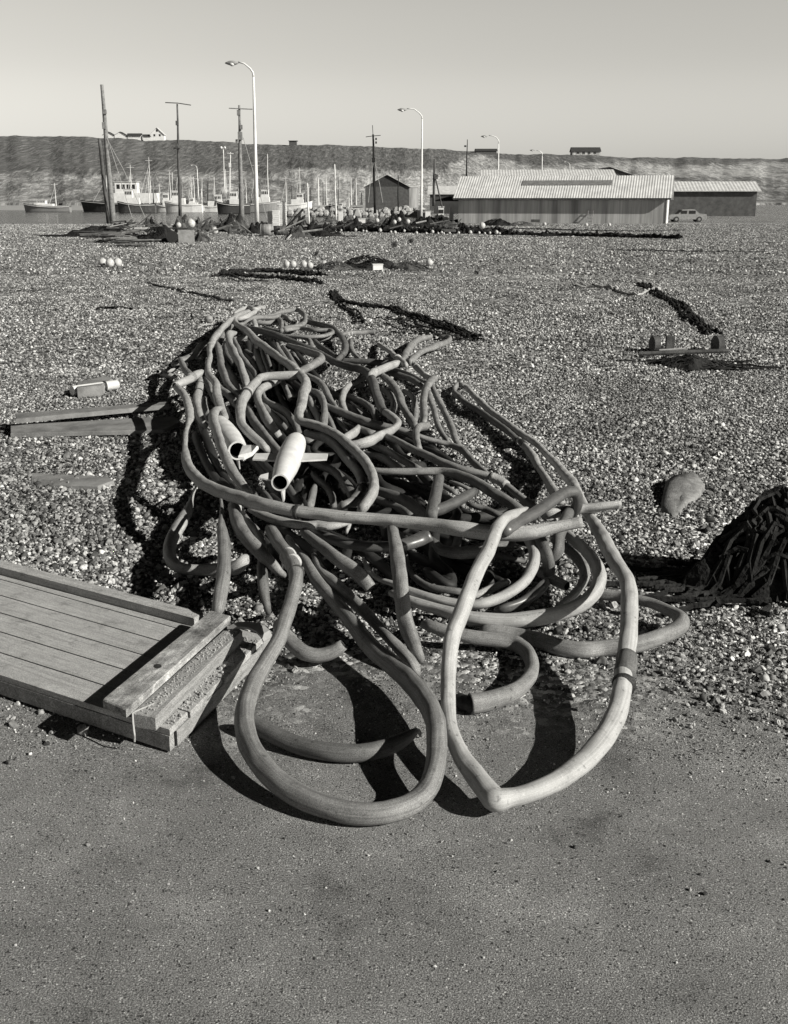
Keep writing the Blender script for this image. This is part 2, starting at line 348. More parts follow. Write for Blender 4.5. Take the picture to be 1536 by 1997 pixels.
# ---- shingle stones as one stuff object (points instanced by geometry nodes)
def pebbles():
    m, n, l, b = mat_base('pebble', .8, .25)
    oi = nd(n, 'ShaderNodeObjectInfo')
    r = ramp(n, [(0, .035), (.3, .13), (.6, .27), (.88, .46), (1, .70)]); l.new(oi.outputs['Random'], r.inputs[0])
    tc = nd(n, 'ShaderNodeTexCoord'); t = nd(n, 'ShaderNodeTexNoise'); t.inputs['Scale'].default_value = 1.6; l.new(tc.outputs['Object'], t.inputs['Vector'])
    r2 = ramp(n, [(.35, .7), (.65, 1.1)]); l.new(t.outputs[0], r2.inputs[0])
    mm = nd(n, 'ShaderNodeMix', data_type='RGBA', blend_type='MULTIPLY'); mm.inputs[0].default_value = 1; l.new(r.outputs[0], mm.inputs[6]); l.new(r2.outputs[0], mm.inputs[7])
    gp = nd(n, 'ShaderNodeNewGeometry'); bn = nd(n, 'ShaderNodeTexNoise'); bn.inputs['Scale'].default_value = .55; bn.inputs['Detail'].default_value = 6; l.new(gp.outputs['Position'], bn.inputs['Vector'])
    rb2 = ramp(n, [(.34, .72), (.48, 1.0), (.62, 1.2)]); l.new(bn.outputs[0], rb2.inputs[0])      # damp and dirty patches of stones
    m2 = nd(n, 'ShaderNodeMix', data_type='RGBA', blend_type='MULTIPLY'); m2.inputs[0].default_value = 1; l.new(mm.outputs[2], m2.inputs[6]); l.new(rb2.outputs[0], m2.inputs[7])
    l.new(m2.outputs[2], b.inputs['Base Color'])
    P, S = [], []
    def scatter(y0, y1, dens, r0, r1, prob=None, wide=.5, pw=2.0):
        area = wide * (y1 * y1 - y0 * y0) + 2 * 1.2 * (y1 - y0)
        N = int(area * dens)
        yy = np.sqrt(rng.uniform(y0 * y0, y1 * y1, N)); xx = rng.uniform(-1, 1, N) * (wide * yy + 1.0)
        if y0 > 4: keep = rng.uniform(0, 1, N) < np.clip(.9 + .45 * np.sin(xx * .9 + .7 * np.sin(yy * .5)) * np.sin(yy * .62 + 1.1 * np.sin(xx * .45)), .42, 1); xx, yy = xx[keep], yy[keep]; N = len(xx)
        if prob is not None:
            keep = rng.uniform(0, 1, N) < prob(xx, yy); xx, yy = xx[keep], yy[keep]
        rr = r0 + (r1 - r0) * rng.uniform(0, 1, len(xx)) ** pw
        P.append(np.stack([xx, yy, rr * .42], 1)); S.append(rr)
    def wob(x, y): return .5 * np.sin(x * 1.7 + y * .8) + .4 * np.sin(x * 3.9 - y * 2.6 + 1) + .25 * np.sin(8 * x + 5 * y) + .2 * np.sin(13 * x - 9 * y)
    def edge(x, y): return np.clip((y - (5.12 - .55 * np.clip((x - .9) / .5, 0, 1) - .45 * np.clip((-x - .7) / .4, 0, 1)) + .40 * wob(x, y)) / .7, 0, 1) ** 1.5
    scatter(4.2, 9.5, 1900, .005, .0165, edge, pw=1.6)
    scatter(9.5, 16, 1350, .006, .0195, edge)
    scatter(4.2, 12, 45, .018, .034, edge)
    scatter(4.2, 7.5, 2600, .002, .006, edge)
    scatter(15, 36, 330, .011, .03)
    scatter(36, 112, 42, .018, .05)
    scatter(5.0, 9.5, 150, .015, .030, lambda x, y: np.clip((-x - .9) / .5, 0, 1) * edge(x, y))      # coarser on the left
    scatter(3.0, 6.4, 3200, .0018, .006, lambda x, y: np.clip(.10 + .3 * wob(x, y) + (y - 4.4 + .5 * np.clip(x, -.3, 1)) * .7, .04, 1))   # grit over the sand
    scatter(3.0, 6.2, 60, .005, .011, lambda x, y: np.clip(.12 + .4 * wob(x, y) + (y - 4.9) * .5, .06, 1))
    P_ = np.concatenate(P); S_ = np.concatenate(S); N = len(P_)
    gz = np.array([relief(a, c) for a, c in P_[:, :2]]); P_[:, 2] += gz
    me = bpy.data.meshes.new('shingle'); me.vertices.add(N); me.vertices.foreach_set('co', P_.astype(np.float32).ravel())
    sc3 = np.stack([S_ * rng.uniform(.8, 1.35, N), S_ * rng.uniform(.7, 1.0, N), S_ * rng.uniform(.55, .95, N)], 1)
    rot = np.stack([rng.normal(0, .4, N), rng.normal(0, .4, N), rng.uniform(0, 6.28, N)], 1)
    a = me.attributes.new('psize', 'FLOAT_VECTOR', 'POINT'); a.data.foreach_set('vector', sc3.astype(np.float32).ravel())
    a = me.attributes.new('prot', 'FLOAT_VECTOR', 'POINT'); a.data.foreach_set('vector', rot.astype(np.float32).ravel())
    a = me.attributes.new('pkind', 'INT', 'POINT'); a.data.foreach_set('value', rng.integers(0, 4, N).astype(np.int32))
    me.materials.append(m)
    o = bpy.data.objects.new('shingle', me); C.objects.link(o)
    tag(o, 'loose grey and white beach stones covering the yard', None, kind='stuff')
    g = bpy.data.node_groups.new('stones', 'GeometryNodeTree')
    g.interface.new_socket('Geometry', in_out='INPUT', socket_type='NodeSocketGeometry'); g.interface.new_socket('Geometry', in_out='OUTPUT', socket_type='NodeSocketGeometry')
    N_, L_ = g.nodes, g.links
    gi, go = N_.new('NodeGroupInput'), N_.new('NodeGroupOutput')
    g2i = N_.new('GeometryNodeGeometryToInstance')
    for k in range(4):
        ico = N_.new('GeometryNodeMeshIcoSphere'); ico.inputs['Radius'].default_value = 1; ico.inputs['Subdivisions'].default_value = 2 if k else 1
        pos = N_.new('GeometryNodeInputPosition'); va = N_.new('ShaderNodeVectorMath'); va.operation = 'ADD'; va.inputs[1].default_value = (k * 7.3, k * 2.1, 4)
        L_.new(pos.outputs[0], va.inputs[0])
        nz = N_.new('ShaderNodeTexNoise'); nz.inputs['Scale'].default_value = .9; nz.inputs['Detail'].default_value = 1; L_.new(va.outputs[0], nz.inputs['Vector'])
        v0 = N_.new('ShaderNodeVectorMath'); v0.operation = 'SUBTRACT'; v0.inputs[1].default_value = (.5, .5, .5); L_.new(nz.outputs['Color'], v0.inputs[0])
        v1 = N_.new('ShaderNodeVectorMath'); v1.operation = 'SCALE'; v1.inputs['Scale'].default_value = 1.9; L_.new(v0.outputs[0], v1.inputs[0])
        sp = N_.new('GeometryNodeSetPosition'); L_.new(ico.outputs[0], sp.inputs[0]); L_.new(v1.outputs[0], sp.inputs['Offset'])
        sm = N_.new('GeometryNodeSetMaterial'); sm.inputs['Material'].default_value = m; L_.new(sp.outputs[0], sm.inputs[0])
        ss = N_.new('GeometryNodeSetShadeSmooth'); ss.inputs['Shade Smooth'].default_value = (k in (1, 2)); L_.new(sm.outputs[0], ss.inputs[0])
        L_.new(ss.outputs[0], g2i.inputs[0])
    iop = N_.new('GeometryNodeInstanceOnPoints'); iop.inputs['Pick Instance'].default_value = True
    L_.new(gi.outputs[0], iop.inputs['Points']); L_.new(g2i.outputs[0], iop.inputs['Instance'])
    def attr(name, dt):
        x = N_.new('GeometryNodeInputNamedAttribute'); x.data_type = dt; x.inputs[0].default_value = name; return x.outputs[0]
    L_.new(attr('pkind', 'INT'), iop.inputs['Instance Index'])
    e2r = N_.new('FunctionNodeEulerToRotation'); L_.new(attr('prot', 'FLOAT_VECTOR'), e2r.inputs[0]); L_.new(e2r.outputs[0], iop.inputs['Rotation'])
    L_.new(attr('psize', 'FLOAT_VECTOR'), iop.inputs['Scale'])
    L_.new(iop.outputs[0], go.inputs[0])
    md = o.modifiers.new('stones', 'NODES'); md.node_group = g
    print('pebbles', N)
pebbles()
# ---- water
def water():
    m, n, l, b = mat_base('harbour_water', .12, .5)
    b.inputs['Base Color'].default_value = (.05, .05, .05, 1)
    tc = nd(n, 'ShaderNodeTexCoord'); t = nd(n, 'ShaderNodeTexNoise'); t.inputs['Scale'].default_value = .7; t.inputs['Detail'].default_value = 6
    l.new(tc.outputs['Object'], t.inputs['Vector'])
    bu = nd(n, 'ShaderNodeBump'); bu.inputs['Strength'].default_value = 1; bu.inputs['Distance'].default_value = .5; l.new(t.outputs[0], bu.inputs['Height']); l.new(bu.outputs[0], b.inputs['Normal'])
    mb = MB(); mb.v = [(-900, QUAY_Y + .05, WATER_Z), (SHORE_X + 2, QUAY_Y + .05, WATER_Z), (SHORE_X + 2, 520, WATER_Z), (-900, 520, WATER_Z)]; mb.f = [(0, 1, 2, 3)]
    o = mb.build('water', m); tag(o, 'grey harbour water', None, kind='structure')
water()
# ---- hill behind the harbour
SKY_X = [-700, -100, 190, 300, 420, 470, 560, 700, 760, 860, 950, 1000, 1100, 1170, 1200, 1340, 1500, 2200]
SKY_Y = [256, 262, 268, 272, 276, 279, 283, 284, 287, 292, 297, 300, 302, 303, 306, 308, 309, 310]
def hill():
    m, n, l, b = mat_base('dune_hill', .95, .05)
    at_ = nd(n, 'ShaderNodeAttribute', attribute_name='sand'); hu = nd(n, 'ShaderNodeAttribute', attribute_name='hill_uv'); tc = nd(n, 'ShaderNodeTexCoord')
    def noise(s, d=6, st=(1, 1, 1)):
        mp = nd(n, 'ShaderNodeMapping'); mp.inputs['Scale'].default_value = st; l.new(hu.outputs['Vector'], mp.inputs[0])
        t = nd(n, 'ShaderNodeTexNoise'); t.inputs['Scale'].default_value = s; t.inputs['Detail'].default_value = d; t.inputs['Roughness'].default_value = .72; l.new(mp.outputs[0], t.inputs['Vector']); return t
    t1 = noise(.030, 10, (1, 1.9, 1)); t2 = noise(.15, 10, (1, 1.7, 1)); t3 = noise(.45, 5, (1, 1.3, 1))
    a = nd(n, 'ShaderNodeMath', operation='MULTIPLY_ADD'); a.inputs[1].default_value = 2.6; l.new(t1.outputs[0], a.inputs[0]); l.new(at_.outputs['Fac'], a.inputs[2])
    s = nd(n, 'ShaderNodeMapRange'); s.inputs[1].default_value = 1.55; s.inputs[2].default_value = 2.1; l.new(a.outputs[0], s.inputs[0])
    rs = ramp(n, [(.38, .20), (.5, .34), (.62, .56)]); l.new(t2.outputs[0], rs.inputs[0])
    rg = ramp(n, [(.36, .07), (.52, .14), (.66, .26)]); l.new(t2.outputs[0], rg.inputs[0])
    mx = nd(n, 'ShaderNodeMix', data_type='RGBA'); l.new(s.outputs[0], mx.inputs[0]); l.new(rg.outputs[0], mx.inputs[6]); l.new(rs.outputs[0], mx.inputs[7])
    r3 = ramp(n, [(.3, .6), (.7, 1.3)]); l.new(t3.outputs[0], r3.inputs[0])
    m3 = nd(n, 'ShaderNodeMix', data_type='RGBA', blend_type='MULTIPLY'); m3.inputs[0].default_value = 1; l.new(mx.outputs[2], m3.inputs[6]); l.new(r3.outputs[0], m3.inputs[7])
    l.new(m3.outputs[2], b.inputs['Base Color'])
    bu = nd(n, 'ShaderNodeBump'); bu.inputs['Strength'].default_value = .7; bu.inputs['Distance'].default_value = 1.5; l.new(t2.outputs[0], bu.inputs['Height']); l.new(bu.outputs[0], b.inputs['Normal'])
    pxs = np.arange(-760, 2260, 6.0)
    mb = MB(); sand = []; huv = []
    def val(px, k):                                   # cheap fractal wobble
        return sum(math.sin(px * f + k * p) / q for f, p, q in ((.013, 1.1, 1), (.031, 2.3, 1.7), (.067, .7, 2.6), (.14, 3.1, 4), (.31, 1.9, 7)))
    rows = [(455, 0), (475, .02), (500, .12), (520, .25), (540, .38), (555, .46), (570, .5), (600, .54), (640, .6), (680, .68), (720, .77), (760, .87), (790, .95), (820, 1.0)]
    Y_, T_ = [], []
    for (y0, t0), (y1, t1_) in zip(rows[:-1], rows[1:]):
        for k in range(4): Y_.append(y0 + (y1 - y0) * k / 4); T_.append(t0 + (t1_ - t0) * k / 4)
    Y_.append(820); T_.append(1.0)
    nr = 0
    for j, (Y, t) in enumerate(zip(Y_, T_)):
        for px in pxs:
            ysk = np.interp(px, SKY_X, SKY_Y) + .8 * val(px * 2, 1) + .5 * val(px * 7, 2)
            base = 396.
            yy = base + (ysk - base) * t + (val(px, j * .35) * 3.2 * math.sin(math.pi * min(t, 1)) if 0 < t < 1 else 0)
            p = atY(px, yy, Y * (1 + .012 * val(px, 2)))
            if t == 0: p[2] = -2.5
            huv += [p[0] * 3, t * 110., 0]
            mb.v.append(tuple(p))
            line = np.interp(px, [-700, 190, 400, 560, 700, 860, 930, 980, 1040, 1130, 1200, 1340, 2200], [342, 338, 334, 331, 331, 330, 306, 308, 322, 318, 318, 320, 322])
            line = line + 2.5 * val(px * 1.7, 3)
            sv = 1 / (1 + math.exp(-(yy - line) / 3.2)) * (.62 if px < 560 else .95)
            if px < 700 and yy > 350: sv *= .75
            if px > 960 and yy > 345: sv *= .5
            sand.append(sv)
        nr += 1
    # the plateau behind the skyline
    for Yb, dz in ((900, 1.0), (1400, 0.6), (2400, -6)):
        for i, px in enumerate(pxs):
            q0 = mb.v[(nr - 1) * len(pxs) + i] if Yb == 900 else q_prev[i]
            p = atY(px, np.interp(px, SKY_X, SKY_Y) + 2 + (Yb - 900) / 400, Yb); mb.v.append(tuple(p)); sand.append(.1); huv += [p[0] * 3, 110. + (Yb - 820) * .1, 0]
        q_prev = mb.v[-len(pxs):]
        nr += 1
    nc = len(pxs)
    for j in range(nr - 1):
        for i in range(nc - 1):
            a0 = j * nc + i; mb.f.append((a0, a0 + 1, a0 + nc + 1, a0 + nc))
    o = mb.build('hill', m, smooth=True); tag(o, 'grassy dune hill with sandy cliffs', None, kind='structure')
    hv = o.data.attributes.new('hill_uv', 'FLOAT_VECTOR', 'POINT'); hv.data.foreach_set('vector', np.array(huv, np.float32))
    at2 = o.data.attributes.new('sand', 'FLOAT', 'POINT'); at2.data.foreach_set('value', np.array(sand, np.float32))
hill()
# far harbour apron on the left bank
fa = MB(); fa.box((-270, 459, -1.2), (580 + 2 * SHORE_X, 60, 2.2)); o = fa.build('far_quay', M['stone']); tag(o, 'far quay across the basin', None, kind='structure')
# ================================================================ hoses
def crom(P, step):
    P = np.asarray(P, float); n = len(P); outp = []
    Q = np.vstack([2 * P[0] - P[1], P, 2 * P[-1] - P[-2]])
    for i in range(n - 1):
        p0, p1, p2, p3 = Q[i], Q[i+1], Q[i+2], Q[i+3]
        d = max(np.linalg.norm((p2 - p1)[:3]), 1e-4); k = max(2, int(d / step))
        # centripetal knots keep tight bends from looping
        t0 = 0.; t1 = t0 + max(np.linalg.norm((p1 - p0)[:3]), 1e-4) ** .5; t2 = t1 + d ** .5; t3 = t2 + max(np.linalg.norm((p3 - p2)[:3]), 1e-4) ** .5
        for j in range(k):
            t = t1 + (t2 - t1) * j / k
            A1 = (t1-t)/(t1-t0)*p0 + (t-t0)/(t1-t0)*p1; A2 = (t2-t)/(t2-t1)*p1 + (t-t1)/(t2-t1)*p2; A3 = (t3-t)/(t3-t2)*p2 + (t-t2)/(t3-t2)*p3
            B1 = (t2-t)/(t2-t0)*A1 + (t-t0)/(t2-t0)*A2; B2 = (t3-t)/(t3-t1)*A2 + (t-t1)/(t3-t1)*A3
            outp.append((t2-t)/(t2-t1)*B1 + (t-t1)/(t2-t1)*B2)
    outp.append(P[-1]); return np.array(outp)
hose_count = [0]
PATHS = {}
def path_of(spec):
    """'x y z w, x y z w, ...': photo point, height of the hose's middle, drawn width (z and w may be left out in between)"""
    rows = [list(map(float, s.split())) for s in spec.split(',')]
    n = len(rows); ar = [0.]
    for a, b2 in zip(rows[:-1], rows[1:]): ar.append(ar[-1] + math.hypot(b2[0]-a[0], b2[1]-a[1]))
    zi = [i for i in range(n) if len(rows[i]) > 2]; wi = [i for i in range(n) if len(rows[i]) > 3]
    zs = np.interp(ar, [ar[i] for i in zi], [rows[i][2] for i in zi]); ws = np.interp(ar, [ar[i] for i in wi], [rows[i][3] for i in wi])
    P = []
    for (x, y, *_), z, w in zip(rows, zs, ws):
        z = z * (1 + .35 * min(1, max(0, (1300 - y) / 160)))
        p = at(x, y, z); P.append((p[0], p[1], p[2], w * (1 + .10 * min(1, max(0, (960 - y) / 120))) / 2 / ppm(p)))
    return np.array(P)
def sweep(P, seg, seed, flat=.16, lump=.07, uv=True, ends=(1, 1)):
    rr = random.Random(seed)
    n = len(P); X = P[:, :3].copy(); r = P[:, 3].copy()
    L = np.concatenate([[0], np.cumsum(np.linalg.norm(np.diff(X, axis=0), axis=1))])
    for _ in range(2): r[1:-1] = (r[:-2] + r[1:-1] * 2 + r[2:]) / 4
    ph = [rr.uniform(0, 6.28) for _ in range(10)]
    r *= 1 + lump * (np.sin(L * 4.3 + ph[0] + 1.3 * np.sin(L * 2.1 + ph[3])) * .45 + np.sin(L * 11 + ph[1] + 1.7 * np.sin(L * 3.7)) * .28 * np.sin(L * 1.9 + ph[5]) + np.sin(L * 37 + ph[2]) * .10)
    rm_ = float(np.mean(r)); X[:, 0] += rm_ * (.07 * np.sin(L * 5 + ph[3]) + .03 * np.sin(L * 13 + ph[4])); X[:, 1] += rm_ * .09 * np.sin(L * 4 + ph[5])
    X[:, 2] += rm_ * .06 * np.sin(L * 6 + ph[6])
    X[:, 2] = np.maximum(X[:, 2], r * .8 + .004)
    T = np.gradient(X, axis=0); T /= np.maximum(np.linalg.norm(T, axis=1), 1e-9)[:, None]
    N = np.cross(T[0], (0, 0, 1.0));  N = N if np.linalg.norm(N) > 1e-3 else np.array((1.0, 0, 0)); N /= np.linalg.norm(N)
    V, UV = [], []
    kx = np.zeros(n)                                   # curvature makes creases
    kx[1:-1] = np.linalg.norm(T[2:] - T[:-2], axis=1)
    for i in range(n):
        N = N - T[i] * N.dot(T[i]); N /= max(np.linalg.norm(N), 1e-9); B = np.cross(T[i], N)
        tw = ph[7] + .9 * math.sin(L[i] * 1.3 + ph[8])
        fl = flat * (.6 + .4 * math.sin(L[i] * 3.1 + ph[9]))
        for k in range(seg):
            a = 2 * math.pi * k / seg
            q = r[i] * (1 + fl * math.cos(2 * (a - tw)) + .018 * math.sin(5 * a + L[i] * 13 + ph[1]) + .022 * math.sin(3 * a - L[i] * 29 + ph[2])
                        + max(0, min(kx[i], .6) - .12) * .16 * math.sin(L[i] / max(rm_, .02) * 3.1) * math.cos(a - tw))
            V.append(X[i] + (N * math.cos(a) + B * math.sin(a)) * q); UV.append((L[i], k / seg))
    Fc = []
    for i in range(n - 1):
        for k in range(seg):
            l = (k + 1) % seg; Fc.append((i*seg + k, i*seg + l, (i+1)*seg + l, (i+1)*seg + k))
    inner = []
    for e, (i, sgn) in enumerate(((0, 1), (n - 1, -1))):
        if not ends[e]:
            Fc.append(tuple(range(seg - 1, -1, -1)) if i == 0 else tuple(range(i*seg, i*seg + seg))); continue
        ring = V[i*seg:(i+1)*seg]; c = X[i]; prev = list(range(i*seg, (i+1)*seg))
        for sc_, dep in ((.84, 0), (.80, .8), (.78, 2.4)):
            st = len(V)
            for q in ring: V.append(c + (q - c) * sc_ + T[i] * sgn * dep * r[i]); UV.append((L[i], .5))
            cur = list(range(st, st + seg))
            for k in range(seg):
                l = (k + 1) % seg
                f = (prev[k], prev[l], cur[l], cur[k]); fc = f if sgn < 0 else f[::-1]
                Fc.append(fc)
                if sc_ < .84: inner.append(len(Fc) - 1)
            prev = cur
        Fc.append(tuple(prev) if sgn < 0 else tuple(prev[::-1])); inner.append(len(Fc) - 1)
    return V, Fc, UV, inner
def mesh_from(name, V, Fc, UV, mats, inner, origin, parent=None):
    me = bpy.data.meshes.new(name)
    V = np.array(V) - origin
    me.from_pydata([tuple(v) for v in V], [], Fc)
    for mt in mats: me.materials.append(mt)
    u = me.uv_layers.new(name='UVMap')
    li = np.empty(len(me.loops), np.int32); me.loops.foreach_get('vertex_index', li)
    ua = np.array(UV, np.float32)[li]
    # close the seam round the tube
    ls = np.empty(len(me.polygons), np.int32); me.polygons.foreach_get('loop_start', ls); lt = np.empty(len(me.polygons), np.int32); me.polygons.foreach_get('loop_total', lt)
    for s_, t_ in zip(ls, lt):
        if t_ == 4:
            v = ua[s_:s_+4, 1]
            if v.max() - v.min() > .5: ua[s_:s_+4, 1] = np.where(v < .5, v + 1, v)
    u.data.foreach_set('uv', ua.ravel())
    me.polygons.foreach_set('use_smooth', [True] * len(me.polygons))
    if inner:
        mi = np.zeros(len(me.polygons), np.int32); mi[inner] = 1; me.polygons.foreach_set('material_index', mi)
    me.update()
    o = bpy.data.objects.new(name, me); C.objects.link(o)
    if parent is None: o.location = tuple(origin)
    else: o.parent = parent
    return o
def hose(key, mat, label, spec, bands=(), flat=.17, lump=.045, vis=(0, 0), name='hose', cat='hose', group='hoses tangled in the long heap'):
    """bands: (position 0..1 along, length in metres, material key, kind, extra radius)"""
    hose_count[0] += 1
    P = path_of(spec); r0 = P[:, 3].mean()
    for e in (0, 1):                                   # ends nobody sees bend away and down into the heap
        if vis[e]: continue
        p, q = (P[0], P[1]) if e == 0 else (P[-1], P[-2])
        tg = (p - q)[:3]; tg /= np.linalg.norm(tg); ry = p[:3] - np.array((0, 0, CAM_H)); ry /= np.linalg.norm(ry)
        dz = max(0.0, p[2] - .05); dl = min(dz / max(-ry[2], .08), .42)
        a_ = np.append(p[:3] + tg * r0 * .9 + ry * dl * .35, p[3] * .9); b_ = np.append(p[:3] + tg * r0 * 1.1 + ry * dl, p[3] * .6)
        a_[2] = max(a_[2], .03); b_[2] = max(b_[2], .02)
        if dl < .06: a_[2] = .02; b_[2] = -.03
        P = np.vstack([b_, a_, P]) if e == 0 else np.vstack([P, a_, b_])
    PP = crom(P, max(.02, r0 * .55)); ends = vis
    PP[:, 3] = np.maximum(PP[:, 3], .008)
    V, Fc, UV, inner = sweep(PP, 22 if r0 * ppm(PP[len(PP)//2]) > 9 else 14, hose_count[0] * 13 + 5, flat, lump, ends=ends)
    org = PP[len(PP)//2, :3].copy(); org[2] = 0
    o = mesh_from(name, V, Fc, UV, [M[mat], M['inner']], inner, org); tag(o, label, cat, group)
    PATHS[key] = PP
    L = np.concatenate([[0], np.cumsum(np.linalg.norm(np.diff(PP[:, :3], axis=0), axis=1))])
    for (pos, ln, mk, kind, ex) in bands:
        if isinstance(pos, tuple):
            pr = np.array([((q[0]) * ppm(q) + CX, CY - ((q[1] * math.sin(PITCH) + (q[2] - CAM_H) * math.cos(PITCH)) * ppm(q))) for q in PP[:, :3]])
            s0 = L[int(np.argmin(np.hypot(pr[:, 0] - pos[0], pr[:, 1] - pos[1])))]
        else: s0 = pos * L[-1]
        ss = np.linspace(s0 - ln / 2, s0 + ln / 2, max(6, int(ln / .02)))
        Q = np.stack([np.interp(ss, L, PP[:, k]) for k in range(4)], 1); Q[:, 3] = Q[:, 3] * (1.09 + flat * .6) + ex
        V2, F2, U2, _ = sweep(Q, 20, hose_count[0] * 7 + 3, .04, .03, ends=(0, 0))
        c = mesh_from(kind, V2, F2, U2, [M[mk]], [], org, parent=o)
    return o
H = hose
# ---- the two big loops in front
H('Q14', 'pale', 'thick pale canvas hose making the big pointed loop at the lower right', '1023 994 .42 13, 1005.5 1001.6 .44 19, 986 1011 .45 22, 972 1027 .45 25, 960.6 1050.5 .44 26, 947 1082 .42 27, 933 1109 .40 27, 914 1156 .37 29, 901 1195 .34 31, 885.6 1234 .30 31, 876 1286.5 .25 31, 873 1338 .2 31, 873 1376 .16 30, 879 1428 .13 29, 902 1480 .10 37, 931 1516 .09 43, 950 1541 .085 46, 961 1555 .08 49, 966 1559 .08 50, 974 1559 .08 48, 990 1555 .08 40, 1019 1549 .08 38, 1068 1530 .09 39, 1117 1500 .10 40, 1165.5 1454 .12 40, 1198 1402 .15 39, 1214 1344 .19 37, 1217.6 1308 .21 36, 1222 1269 .23 35, 1226 1221 .26 34, 1226 1169 .28 34, 1221 1130 .29 31, 1203 1099 .29 30, 1185 1068 .28 28, 1166.6 1034 .26 25, 1149 1005 .24 20, 1126 964.5 .20 20, 1114 939 .16 20, 1096.6 919.5 .13 18, 1079 900 .1 16, 1068 888 .08 14, 1044.6 865 .06 13, 1015 845 .06 13, 990 827 .06 12, 951 797.6 .06 11, 925 771.6 .06 10, 909 755 .06 9, 900 750 .07 9', bands=[((1219, 1296), .15, 'dark', 'sleeve', .002), ((1214, 1334), .022, 'black_tape', 'binding', .006)], flat=.10)
H('Q5', 'worn', 'thick dark worn hose making the big round loop at the bottom of the heap', '529 1036 .28 24, 545 1062 .3 27, 563.5 1086 .31 29, 574 1106.6 .32 30, 577 1135 .32 28, 567 1174 .3 28, 553 1213 .27 30, 540 1252.5 .24 31, 518 1291.6 .21 33, 494 1334 .17 37, 480 1376 .14 38, 479 1422 .12 40, 494 1470.6 .1 42, 527 1513 .08 43, 573 1549 .065 44, 631.6 1573 .06 43, 696.7 1586 .055 43, 752 1584 .055 43, 804 1566 .06 43, 833 1540 .08 42, 849 1496.7 .13 41, 852 1454 .16 41, 845 1402 .17 41, 818 1350 .15 41, 778 1308 .13 38, 722.7 1262 .12 34, 687 1215 .12 31, 650 1170 .13 27, 620 1135 .15 24, 597 1096 .2 20, 579 1075 .2 17, 563.5 1052 .2 13', bands=[((562, 1082), .02, 'tape', 'tape_ring', .001), ((571, 1096), .014, 'tape', 'tape_ring', .003), ((577, 1116), .010, 'black_tape', 'tape_ring', .001)], flat=.07, lump=.03)
H('Q11', 'dark', 'dark hose lying on the sand inside the round loop', '490 1408 .06 30, 498 1415 .06 31, 534 1435 .05 33, 583 1454 .045 35, 648 1467 .045 36, 713 1467 .045 35, 762 1454 .045 32, 798 1435 .05 22, 812 1425 .05 10', flat=.08, lump=.03)
H('Q12', 'mid', 'grey hose curling round to an open end inside the pointed loop', '840 1222 .1 22, 854 1226.5 .1 23, 906.5 1239.6 .09 25, 958.5 1247 .08 26, 1004 1254 .07 27, 1026 1270 .07 27, 1036 1294 .07 28, 1029 1325.5 .07 30, 1002.5 1350 .06 34, 966 1364.6 .055 38, 925 1373 .05 40, 917 1374 .05 40', bands=[], flat=.12, vis=(0, 1))
H('Q12b', 'black_tape', 'torn black hose stump beside the open grey hose end', '916 1372 .045 34, 905 1370 .045 30, 893 1362 .05 20', group=None)
H('Q13', 'mid', 'flattened grey hose with a sharp bend at the far right edge', '945 1229 .06 20, 1005 1237 .05 25, 1044 1246 .05 28, 1096 1262 .05 30, 1135 1268 .05 30, 1174 1264 .05 29, 1226.5 1260 .06 30, 1273 1248 .07 30, 1304.6 1235 .07 30, 1324 1224 .08 32, 1330 1212 .09 30, 1322 1200 .09 24, 1299 1187.5 .09 21, 1265.5 1174 .09 20, 1242 1169 .09 20, 1210 1163 .08 19, 1160 1160 .07 18', flat=.2)
H('Q10', 'mid', 'short hose hooked upward at its open end above the round loop', '548 1226 .12 24, 561 1244.6 .09 27, 580 1264 .07 29, 602.5 1277 .06 30, 628.5 1279 .06 29, 652 1271 .08 29, 670 1258 .11 23', vis=(0, 1))
H('Q8', 'mid', 'straight grey hose dropping out of the middle of the heap beside the pointed loop', '764 1020 .34 20, 767 1039 .34 22, 774 1078 .32 26, 778 1117 .3 26, 781.5 1156 .26 27, 789 1208 .18 28, 802 1247 .12 28, 812 1274 .08 24')
H('Q6', 'mid', 'grey hose running close beside the upper arm of the round loop', '615 1090 .22 13, 628 1114.6 .18 18, 659 1146 .15 25, 706 1187.5 .12 26, 745 1229 .11 26, 781.5 1268 .09 27, 806 1298 .06 22')
H('Q7', 'mid', 'grey hose ending just above the middle of the round loop arm', '596 1040 .28 18, 620 1060 .27 22, 659 1091 .24 24, 698 1120 .2 25, 722 1147 .15 20', vis=(0, 1))
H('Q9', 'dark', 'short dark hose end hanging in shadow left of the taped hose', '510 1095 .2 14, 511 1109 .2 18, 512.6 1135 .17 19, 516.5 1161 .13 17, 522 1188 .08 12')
H('Q3', 'mid', 'grey hose with a ringed end under the long crossing hose', '455 985 .3 20, 456.7 989.5 .3 22, 462 1018 .3 27, 483 1052 .28 27, 509 1078 .25 27, 532 1101 .22 24, 543 1112 .2 18', bands=[(.05, .02, 'tape', 'tape_ring', .002)], vis=(1, 0))
H('Q4', 'mid', 'thin grey hose tucked behind the ringed hose', '478 1008 .22 10, 486 1020 .22 13, 501 1036 .2 15, 512 1062 .17 14, 520 1080 .14 10')
H('Q2', 'worn', 'mottled grey hose standing between the heap and the plank', '431 975 .26 6, 432 1000 .27 9, 434 1031 .28 20, 437 1070 .27 26, 435 1122 .24 28, 429 1161 .2 28, 425 1192 .16 27')
